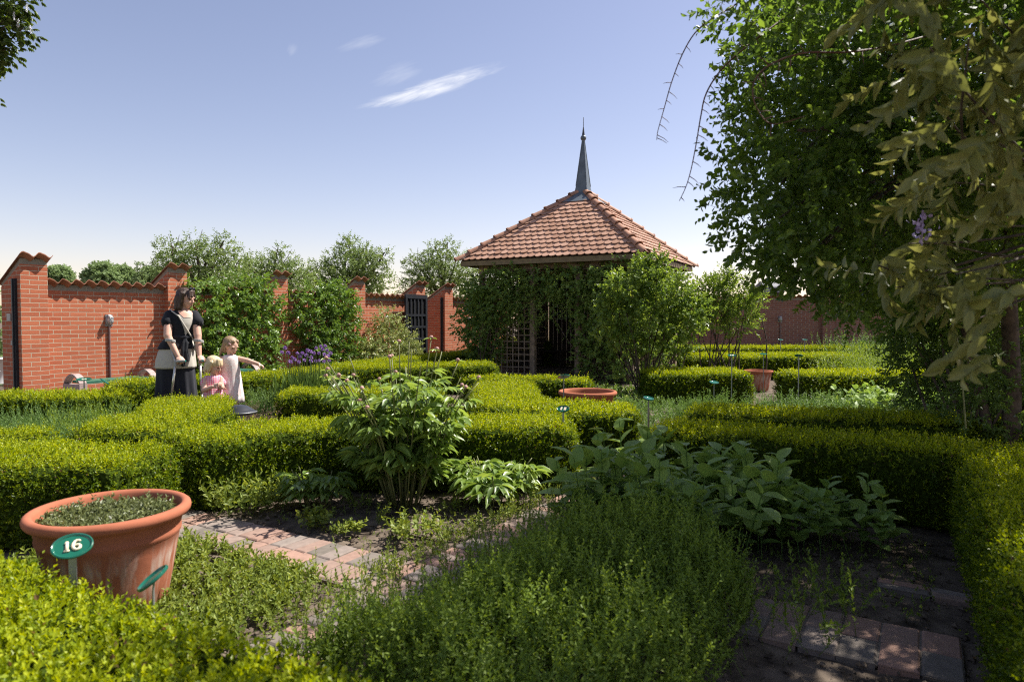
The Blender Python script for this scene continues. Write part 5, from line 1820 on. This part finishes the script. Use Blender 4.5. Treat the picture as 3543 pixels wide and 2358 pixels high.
def broad_plants():
    spots = []
    for _ in range(1500):
        m, w = RNG.uniform(-1.05, .12), RNG.uniform(9.28, 11.05)
        lim = .12 - .16 * max(0, w - 10.4)
        if m < -1.05 + .75 * max(0, w - 10.0) or m > lim: continue
        if all((m - a) ** 2 + (w - b) ** 2 > .0095 for a, b in spots): spots.append((m, w))
    labs = []
    protos = []
    for k in range(4):
        lv = Leaves(OVATE)
        g = 9
        z = np.array([0, 0, 0.])
        lv.sprigs(np.array([[0, 0, 0.]]), np.array([[RNG.normal(0, .06), RNG.normal(0, .06), 1.]]), .40 + .05 * k, 11, .165, .098, ang=1.25, mode='pair', start=.35, droop=.05, stem=.006, taper=.3)
        protos.append(lv.mesh('sunchoke_plant', True))
        protos[-1].materials.append(M['broad'])
    for i, (m, w) in enumerate(spots):
        o = bpy.data.objects.new('broad_leaved_plant', protos[i % 4])
        COL.objects.link(o)
        o.location = mw(m, w, -.02)
        o.rotation_euler = (RNG.normal(0, .08), RNG.normal(0, .08), RNG.uniform(0, 6.28))
        s = RNG.uniform(.75, 1.15) * (1 if w < 10.4 else .72)
        o.scale = (s, s, s)
        tag(o, 'broad leaved green plant in the crowded patch before the shaded right hedge', 'plant', 'broad leaved plants before the shaded hedge')
broad_plants()

# chives: each clump blades and flower stalks
def chives():
    base = (-2.72, 9.25, 0)
    o = thing('chive_clump', 'tall chives with violet ball flowers between girls and peony', 'plant', base)
    n = 400
    P = np.stack([RNG.normal(0, .25, n), RNG.normal(0, .16, n), np.zeros(n)], 1)
    lv = Leaves(blade(.10, .05, ((0, .3), (.3, .5), (.7, .4), (1, 0))))
    D = upright(n, .13)
    lv.put(P, D, rnd_dirs(n), RNG.uniform(.45, .75, n), np.full(n, .0065), RNG.uniform(0, 1, n))
    lv.build('blades', M['chive'], o)
    heads = [(655, 800), (648, 810), (663, 811), (684, 812), (690, 820), (700, 828), (715, 830), (668, 832), (678, 826), (707, 806), (714, 808), (705, 817), (722, 812), (738, 797), (742, 803), (734, 812), (746, 815), (755, 818), (752, 806), (748, 795), (726, 830), (735, 829), (745, 831), (757, 829), (716, 822),
             (695, 812), (727, 800), (672, 822), (760, 812), (688, 832)]
    for i, (x, y) in enumerate(heads):
        c = Vector(at(x, y, 9.25 + RNG.normal(0, .12))) - Vector(base)
        st = MB().tube([(c.x * .75, c.y, 0), (c.x * .9, c.y, c.z * .55), (c.x, c.y, c.z)], .0035, 5).build('flower_stalk', M['chive'], o)
        hd = Leaves(KITE)
        m = 90
        d = rnd_dirs(m)
        hd.put(np.array(c)[None] + d * .006, d + RNG.normal(0, .2, (m, 3)), rnd_dirs(m), np.full(m, .022 * RNG.uniform(.8, 1.15)), np.full(m, .010), d[:, 2] * .5 + .5)
        hd.build('flower_head', M['violet'], st)
chives()
clump('dry brown tuft beside the black garden lamp', -2.92, 7.55, .2, .42, 90, M['dry'], .05, .008, 14, group='small plants near the girls', name='dry_tuft')
clump('small fresh green sprout right of the black garden lamp', *gpx(592, 1030), .06, .22, 7, M['mint'], .09, .02, 5, group='small plants near the girls', name='sprout')

# ------------------------------------------------------------------ pots, number plates, garden lamp
def pot(label, x, y, s, name='terracotta_pot'):
    o = thing(name, label, 'pot', (x, y, 0), 0, 'terracotta pots')
    prof = [(.0, .0), (.225, .0), (.235, .01), (.262, .16), (.286, .30), (.296, .352), (.302, .36), (.304, .375), (.300, .388), (.304, .40), (.309, .425), (.322, .438), (.338, .446), (.346, .457), (.348, .470), (.344, .483), (.334, .491),
            (.320, .493), (.308, .488), (.301, .476), (.296, .455), (.286, .40), (.275, .34)]
    MB().lathe([(r * s, z * s) for r, z in prof], 72).build('body', M['terra'], o, smooth=True)
    MB().lathe([(.0005, .425 * s), (.15 * s, .43 * s), (.2855 * s, .42 * s)], 40).build('soil_fill', M['soil'], o)
    return o
pot('big terracotta pot with lime streaks in the lower left foreground', -1.90, 3.20, 1.0)
pot('empty looking wide terracotta pot in front of the rose bush', .915, 8.24, 1.02)
pot('small far terracotta pot between the two right hedges', at(1745, 836, 13.0)[0], 13.0, .78)
def pot_mint():
    n = 620
    a, q = RNG.uniform(0, 6.28, n), np.sqrt(RNG.uniform(0, 1, n))
    P = np.stack([np.cos(a) * q * .265, np.sin(a) * q * .265, np.zeros(n)], 1)
    lv = Leaves(HEX)
    h = RNG.uniform(.02, .075, n); h[:6] = .13
    lv.sprigs(P, upright(n, .35), h, 8, .030, .016, ang=1.05, mode='pair', stem=.0013, start=.3)
    o = link('potted_mint', lv.mesh('potted_mint'), M['mintpot'])
    o.location = (-1.90, 3.20, .418)
    tag(o, 'low reddish green mint growing in the big foreground pot', 'plant')
pot_mint()

def plate(label, p, top, yaw, tilt, size=(.075, .055), digits=None, roll=0.0, lean=(0, 0)):
    """oval enamel number plate on a flat steel stake; p = ground point, top = plate height"""
    o = thing('plant_marker', label, 'plant marker', (p[0], p[1], 0), 0, 'green oval plant markers')
    R = Matrix.Rotation(yaw, 3, 'Z') @ Matrix.Rotation(tilt, 3, 'X') @ Matrix.Rotation(roll, 3, 'Z')
    c = Vector((lean[0], lean[1], top))
    def ring(rx, rz_, h, k=40):
        return [c + R @ Vector((rx * math.cos(6.2832 * j / k), rz_ * math.sin(6.2832 * j / k), h)) for j in range(k)]
    a, b_ = size
    prof = [(.0, .0, -.004), (1.0, 1.0, -.004), (1.04, 1.05, .0), (1.03, 1.04, .005), (.97, .965, .0075), (.90, .88, .005), (.86, .83, .0015), (.0, .0, .0015)]
    mb = MB()
    vs, fs = [], []
    for (fx, fy, h) in prof:
        vs += ring(a * max(fx, .001), b_ * max(fy, .001), h)
    for i in range(len(prof) - 1):
        fs += [(i * 40 + j, i * 40 + (j + 1) % 40, (i + 1) * 40 + (j + 1) % 40, (i + 1) * 40 + j) for j in range(40)]
    mb.add(vs, fs)
    pl = mb.build('plate', M['green'], o, auto=50)
    foot = Vector((0, 0, -.03))
    neck = c + R @ Vector((0, 0, -.005))
    mid = Vector((lean[0] * .7, lean[1] * .7, top - .045))
    tw = Matrix.Rotation(yaw, 3, 'Z') @ Vector((.013 if p[1] < 4 else .007, 0, 0))
    th = Matrix.Rotation(yaw, 3, 'Z') @ Vector((0, .0022, 0))
    st = MB()
    pts = [foot, mid, neck]
    vs = []
    for q in pts:
        vs += [q - tw - th, q + tw - th, q + tw + th, q - tw + th]
    fs = [(i * 4 + j, i * 4 + (j + 1) % 4, i * 4 + 4 + (j + 1) % 4, i * 4 + 4 + j) for i in range(2) for j in range(4)] + [(0, 3, 2, 1), (8, 9, 10, 11)]
    st.add(vs, fs)
    st.build('stake', M['grey'], o)
    if digits == '16':
        k = 1.0
        k = .76
        def P(x, y, h=.0045): return c + R @ Vector((x * k, y * k, h))
        one = MB()
        one.tube([P(-.0215, -.026), P(-.0215, .024)], [.0058, .0058], 10)
        one.tube([P(-.0215, .024), P(-.027, .019), P(-.0315, .0165)], [.005, .0042, .003], 8)
        one.tube([P(-.0335, -.0265), P(-.0095, -.0265)], .0036, 8)
        one.build('digit_one', M['cream'], pl, smooth=True)
        six = MB()
        pts = [(.0335, .0205), (.0285, .0262), (.0205, .0275), (.0115, .0225), (.0055, .012), (.0035, .0), (.0045, -.010), (.0095, -.0205), (.0185, -.026), (.0275, -.0235), (.0335, -.016), (.0335, -.0065), (.0285, .0005), (.0195, .003), (.0115, .0005), (.0065, -.006)]
        six.tube([P(*q) for q in pts], [.0042, .0044, .0044, .005, .0056, .006, .006, .0055, .0045, .005, .0058, .0058, .0050, .0042, .0036, .003], 10)
        six.build('digit_six', M['cream'], pl, smooth=True)
    elif digits == 'blur':
        MB().box(c + R @ Vector((-.016, 0, .003)), (.014, .032, .004), R).build('raised_mark', M['cream'], pl)
        MB().box(c + R @ Vector((.016, 0, .003)), (.018, .032, .004), R).build('raised_mark', M['cream'], pl)
    return o
def plate_px(label, px, py, Y, yaw, tilt, **k):
    x, y, z = at(px, py, Y)
    return plate(label, (x, y), z, yaw, tilt, **k)
plate_px('green oval plant marker reading 16 in front of the big pot', 166, 1256, 2.50, math.radians(24), math.radians(38), size=(.066, .052), digits='16', roll=math.radians(4), lean=(0, 0))
plate_px('green plant marker seen edge on, right of the one reading 16', 352, 1330, 2.28, math.radians(-70), math.radians(37), size=(.055, .055), lean=(0, 0))
plate_px('plant marker above the far left hedge near the bench end', 193, 872, 8.5, math.radians(10), math.radians(12), digits='blur', size=(.085, .06))
plate_px('dark backed plant marker between bench and woman', 240, 877, 8.3, math.radians(120), math.radians(40), size=(.08, .06))
plate_px('plant marker with cream digits over the right end of the curved hedge', 1296, 940, 5.6, math.radians(-25), math.radians(40), digits='blur', size=(.052, .036))
plate_px('plant marker on a pale stake behind the wide middle pot', 1297, 866, 8.0, math.radians(200), math.radians(30), size=(.075, .05))
plate_px('dark plant marker on a thin bent stake above the half shaded hedge end', 1492, 916, 6.0, math.radians(40), math.radians(20), size=(.055, .04))
plate_px('plant marker in front of the tall shrub, left of the small pot', 1684, 817, 10.4, math.radians(-20), math.radians(25), digits='blur', size=(.06, .042))
plate_px('plant marker right behind the small far pot', 1757, 814, 12.6, math.radians(-20), math.radians(18), size=(.062, .045))
plate_px('dark plant marker right of the small far pot', 1838, 818, 10.2, math.radians(150), math.radians(25), size=(.06, .045))
plate_px('plant marker at the farthest hedge below the wall lamp', 1796, 781, 17.5, 0, math.radians(12), size=(.07, .05))
plate_px('plant marker at the farthest hedge right of the wall lamp', 1852, 781, 17.8, 0, math.radians(12), size=(.07, .05))
plate_px('plant marker beside the round pale bush', 1643, 879, 9.6, math.radians(20), math.radians(20), size=(.07, .05))

def bollard_lamp():
    x, y = at(550, 940, 6.95)[:2]
    o = thing('garden_lamp', 'low black garden lamp with a domed cap by the older girl', 'lamp', (x, y, 0))
    s = .115
    MB().lathe([(.075, 0), (.075, .30), (.068, .30), (.068, .02)], 28).build('post', M['black'], o, auto=40)
    MB().lathe([(.066, .30), (.066, .40)], 28).build('lens', M['glass'], o, smooth=True)
    MB().lathe([(.06, .40), (.17, .402), (.176, .412), (.172, .425), (.150, .433), (.120, .455), (.085, .478), (.045, .492), (.0005, .496)], 32).build('cap', plain('black_plastic', (.028, .029, .032), .32, var=.1, spec=.5), o, smooth=True)
    MB().lathe([(.168, .424), (.178, .418), (.170, .428)], 32).build('cap_rim', M['grey'], o, smooth=True)
bollard_lamp()

wt = thing('white_bin', 'white plastic bin on a folding stand left of the first pillar', 'bin', at(-6, 860, 12.5)[:2] + (0,))
MB().lathe([(.16, .18), (.19, .62), (.205, .62), (.205, .65), (.18, .65), (.15, .2)], 24).build('body', M['white'], wt, smooth=True)
for sx in (-1, 1):
    MB().tube([(-.2 * sx, -.2, 0), (.2 * sx, -.2, .42)], .01, 6).build('stand_leg', M['grey'], wt)

cover('herb_bed', 'low sage green plants around the wide middle pot', [(1.45, 7.7), (1.5, 10.6), (3.4, 10.5), (2.6, 7.6)], 700, .20, M['silver'], .045, .016, 16, spread=.5)
cover('herb_bed', 'low green plants on the ground before the rose bush', [(.9, 9.0), (1.2, 12.6), (4.3, 12.9), (2.3, 10.4)], 500, .18, M['climb'], .06, .03, 12, spread=.5)

# ------------------------------------------------------------------ rambler and wisteria on the right
def rambler():
    base = (4.0, 5.45, 0)
    o = thing('rambling_rose', 'huge shady rambling rose arching in from the right with long bare canes', 'climber', base)
    bl = blobs_px([(1835, 300, 150, .0), (1800, 420, 140), (1850, 130, 150), (1795, 500, 120), (1900, 560, 130), (1960, 640, 70), (1850, 600, 90)], 3.6)
    bl += blobs_px([(1730, 50, 75), (1715, 150, 55), (1740, 530, 75), (1960, 200, 240), (2000, 420, 220), (2150, 100, 260)], 3.9)
    bl += blobs_px([(1960, 380, 200), (2060, 560, 170), (2150, 300, 260), (2250, 480, 200), (2300, 100, 260), (2050, 60, 250), (1880, 520, 120), (1960, 690, 50)], 4.9)
    bl += blobs_px([(2000, 560, 130), (2120, 620, 140), (2260, 620, 170), (2380, 350, 260), (2200, 150, 260), (1950, 640, 70)], 6.0)
    bl += blobs_px([(2050, 60, 250), (2200, 40, 280), (2330, 200, 250), (2160, 240, 240)], 4.4) + blobs_px([(2300, 500, 260), (2200, 660, 150), (2340, 760, 150), (2120, 700, 110), (2080, 380, 220)], 7.0)
    bl += [(1.35, 2.75, 3.05, .55), (2.0, 2.35, 3.0, .6), (2.5, 2.85, 2.6, .65), (1.75, 1.9, 2.9, .5), (3.2, 5.0, 4.4, .6), (3.6, 5.4, 4.5, .8)]  # clumps mostly out of view, added to shade the foreground herbs and upper leaves
    bl += [(3.5, 4.3, 3.5, .9), (3.9, 5.2, 3.6, 1.1), (3.3, 3.6, 2.8, .8), (3.0, 3.2, 2.3, .7), (4.3, 4.6, 2.6, 1.0), (2.6, 3.9, 3.2, .6)]  # mostly unseen as well, some added to shade the pavers at lower right
    n = 24000
    P, D = blob_points(bl, n, .45, 1.04, .5)
    P -= np.array(base)
    D = unit(D + np.array([-.1, 0, -.1]) + RNG.normal(0, .5, D.shape))
    lv = Leaves(HEX)
    lv.sprigs(P, D, .13 * RNG.uniform(.6, 1.5, n), 8, .045, .030, ang=1.1, mode='flat', droop=.25, jit=.3, stem=.0013)
    lv.build('crown', M['vine'], o)
    st = []
    tr = MB()
    root = Vector((0, 0, 0))
    tr.tube([(0, 0, 0), (.08, .1, .8), (-.05, 0, 1.7), (-.3, -.4, 2.6)], [.075, .065, .055, .045], 10)
    tr.tube([(.06, .05, 0), (.3, .1, 1.0), (.45, .2, 2.2)], [.06, .05, .04], 9)
    tr.tube([(-.06, .0, 0), (-.12, .25, .9), (-.2, .6, 2.2)], [.045, .04, .03], 9)
    for b in bl[::1]:
        tr.tube(limb((-.3, -.4, 2.55), Vector(b[:3]) - Vector(base), -.08, 6), [.02, .017, .015, .012, .01, .008, .005], 6)
    for i in RNG.choice(n, 130, replace=False):              # fine twigs tangled through the crown
        q = P[i]
        b = min(bl, key=lambda c: (c[0] - base[0] - q[0]) ** 2 + (c[1] - base[1] - q[1]) ** 2 + (c[2] - q[2]) ** 2)
        tr.tube(limb(Vector(b[:3]) - Vector(base), Vector(q) * 1.0, RNG.uniform(-.2, .25), 6), [.007, .006, .005, .0045, .004, .003, .002], 5)
    tr.build('trunk', M['bark'], o, auto=60)
    # bare canes with thorns against the sky
    def cane(pl, Y, r):
        pts = [Vector(at(x, y, Y + d)) - Vector(base) for x, y, d in pl]
        fine = []
        for i in range(len(pts) - 1):
            p0, p1, p2, p3 = pts[max(i - 1, 0)], pts[i], pts[i + 1], pts[min(i + 2, len(pts) - 1)]
            for t in np.linspace(0, 1, 6, endpoint=False):
                fine.append(.5 * ((2 * p1) + (p2 - p0) * t + (2 * p0 - 5 * p1 + 4 * p2 - p3) * t * t + (3 * p1 - p0 - 3 * p2 + p3) * t ** 3))
        fine.append(pts[-1])
        m = len(fine)
        c = MB().tube(fine, [r * (1 - .7 * i / m) for i in range(m)], 6)
        for i in range(4, m - 1, 2):
            d = (fine[i] - fine[i - 1]).normalized()
            s = d.cross(Vector((0, 1, 0))).normalized() * (1 if (i // 2) % 3 else -1)
            if RNG.uniform() < .7:
                L = RNG.uniform(.02, .06)
                c.tube([fine[i], fine[i] + s * L * .6 + d * L * .2, fine[i] + s * L + d * L * .45], [r * .45, r * .35, r * .12], 5)
        c.build('bare_cane', M['cane'], o, smooth=True)
    cane([(1760, -40, .2), (1690, 12, .1), (1640, 42, 0), (1600, 75, 0), (1570, 125, 0), (1545, 190, 0), (1528, 250, 0), (1514, 300, 0), (1511, 322, 0)], 3.2, .0042)
    cane([(1900, -20, .3), (1800, 45, .1), (1715, 110, 0), (1660, 160, 0), (1625, 215, 0), (1612, 270, 0), (1602, 330, 0), (1590, 390, 0), (1578, 430, 0), (1563, 462, 0)], 3.2, .0048)
    cane([(2160, 75, .3), (2050, 105, 0), (1950, 120, -.2), (1850, 122, -.3), (1770, 150, -.3), (1735, 190, -.3), (1738, 240, -.3), (1775, 285, -.3), (1850, 268, -.3)], 2.7, .0045)
    return o
rambler()

def wisteria():
    base = (2.75, 3.35, 0)
    o = thing('wisteria', 'bronze leaved wisteria hanging close to the camera at the right edge', 'climber', base)
    bl = blobs_px([(2270, 250, 130), (2230, 90, 110), (2330, 520, 90), (2270, 640, 80), (2200, 630, 60), (2340, 760, 50), (2350, 350, 90), (2140, 110, 60), (2300, 330, 100)], 2.15)
    bl += blobs_px([(2060, 660, 70), (2020, 610, 50), (2130, 640, 60), (2120, 170, 60), (2170, 560, 60), (2090, 560, 40), (2200, 420, 70), (2230, 740, 40)], 2.6)
    bl += blobs_px([(2480, 200, 260), (2500, 560, 220), (2400, -80, 220), (2200, -60, 160)], 2.3)
    n = 185
    P, D = blob_points(bl, n, .3, 1.0, .3)
    P -= np.array(base)
    D = unit(D * np.array([1, .8, .4]) + np.array([-.25, -.15, -.35]) + RNG.normal(0, .35, D.shape))
    lv = Leaves(blade(.13, .13, ((.0, .0), (.16, .34), (.42, .5), (.72, .36), (.9, .13), (1., .0))))
    lv.sprigs(P, D, RNG.uniform(.14, .26, n), 9, .092, .039, ang=1.0, mode='flat', droop=.42, jit=.22, stem=.0018, start=.2, taper=.3, bend=.25, shade=RNG.uniform(0, 1, n))
    lv.build('foliage', M['wist'], o, smooth=True)
    tw = MB()
    tw.tube([(0, 0, 0), (.05, -.1, .7), (-.08, -.15, 1.3), (-.02, -.25, 1.9), (-.2, -.5, 2.6)], [.035, .03, .028, .024, .018], 9)
    for b in bl:
        tw.tube(limb((-.02, -.25, 1.85), Vector(b[:3]) - Vector(base), .05, 6), [.009, .008, .007, .006, .005, .004, .0025], 6)
    tw.build('stem', M['bark'], o, auto=60)
    fl = Leaves(HEX)
    m = 44
    c = np.array(at(2122, 515, 2.55)) - np.array(base)
    t = RNG.uniform(0, 1, m)
    fl.put(c[None] + np.stack([RNG.normal(0, .014, m), RNG.normal(0, .014, m), -.09 * t + .03], 1), rnd_dirs(m), rnd_dirs(m), np.full(m, .018), np.full(m, .016), t)
    fl.stems((c + np.array([0, 0, .05]))[None], (c - np.array([0, 0, .08]))[None], .004)
    fl.build('flower_cluster', M['lilac'], o)
    return o
wisteria()

bl = blobs_px([(2270, 860, 70, -.9), (2310, 930, 60, -1.1), (2250, 940, 60, -1.0)], 6.6) + blobs_px([(2200, 760, 110), (2120, 790, 60), (2100, 850, 50), (2150, 920, 60), (2230, 900, 80), (2080, 740, 40), (2160, 700, 70)], 6.6) + blobs_px([(2320, 720, 120), (2300, 880, 60)], 7.2)
b = (bl[0][0], bl[0][1], 0)
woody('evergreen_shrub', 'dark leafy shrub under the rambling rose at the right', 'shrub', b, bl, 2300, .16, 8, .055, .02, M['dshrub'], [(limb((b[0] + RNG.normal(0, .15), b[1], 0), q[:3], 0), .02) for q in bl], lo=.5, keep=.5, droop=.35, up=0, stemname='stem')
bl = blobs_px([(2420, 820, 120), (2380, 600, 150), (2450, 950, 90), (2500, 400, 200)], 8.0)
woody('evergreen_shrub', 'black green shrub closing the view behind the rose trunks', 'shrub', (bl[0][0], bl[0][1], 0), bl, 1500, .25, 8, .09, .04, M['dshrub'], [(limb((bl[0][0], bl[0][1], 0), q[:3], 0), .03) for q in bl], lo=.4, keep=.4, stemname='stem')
tag(MB().tube([at(2222, 985, 4.9), at(2213, 860, 4.9), at(2200, 760, 4.9)], [.006, .005, .004], 6).build('bamboo_cane', M['stem']), 'thin greenish cane standing before the dark shrub', 'cane')
x, y, z = at(1490, 1040, 5.75)
tag(MB().tube([(x, y, 0), (x + .005, y, .3), (x + .01, y, .62)], [.006, .006, .005], 6).build('bamboo_cane', M['wood']), 'thin wooden cane at the left end of the shaded hedge', 'cane')
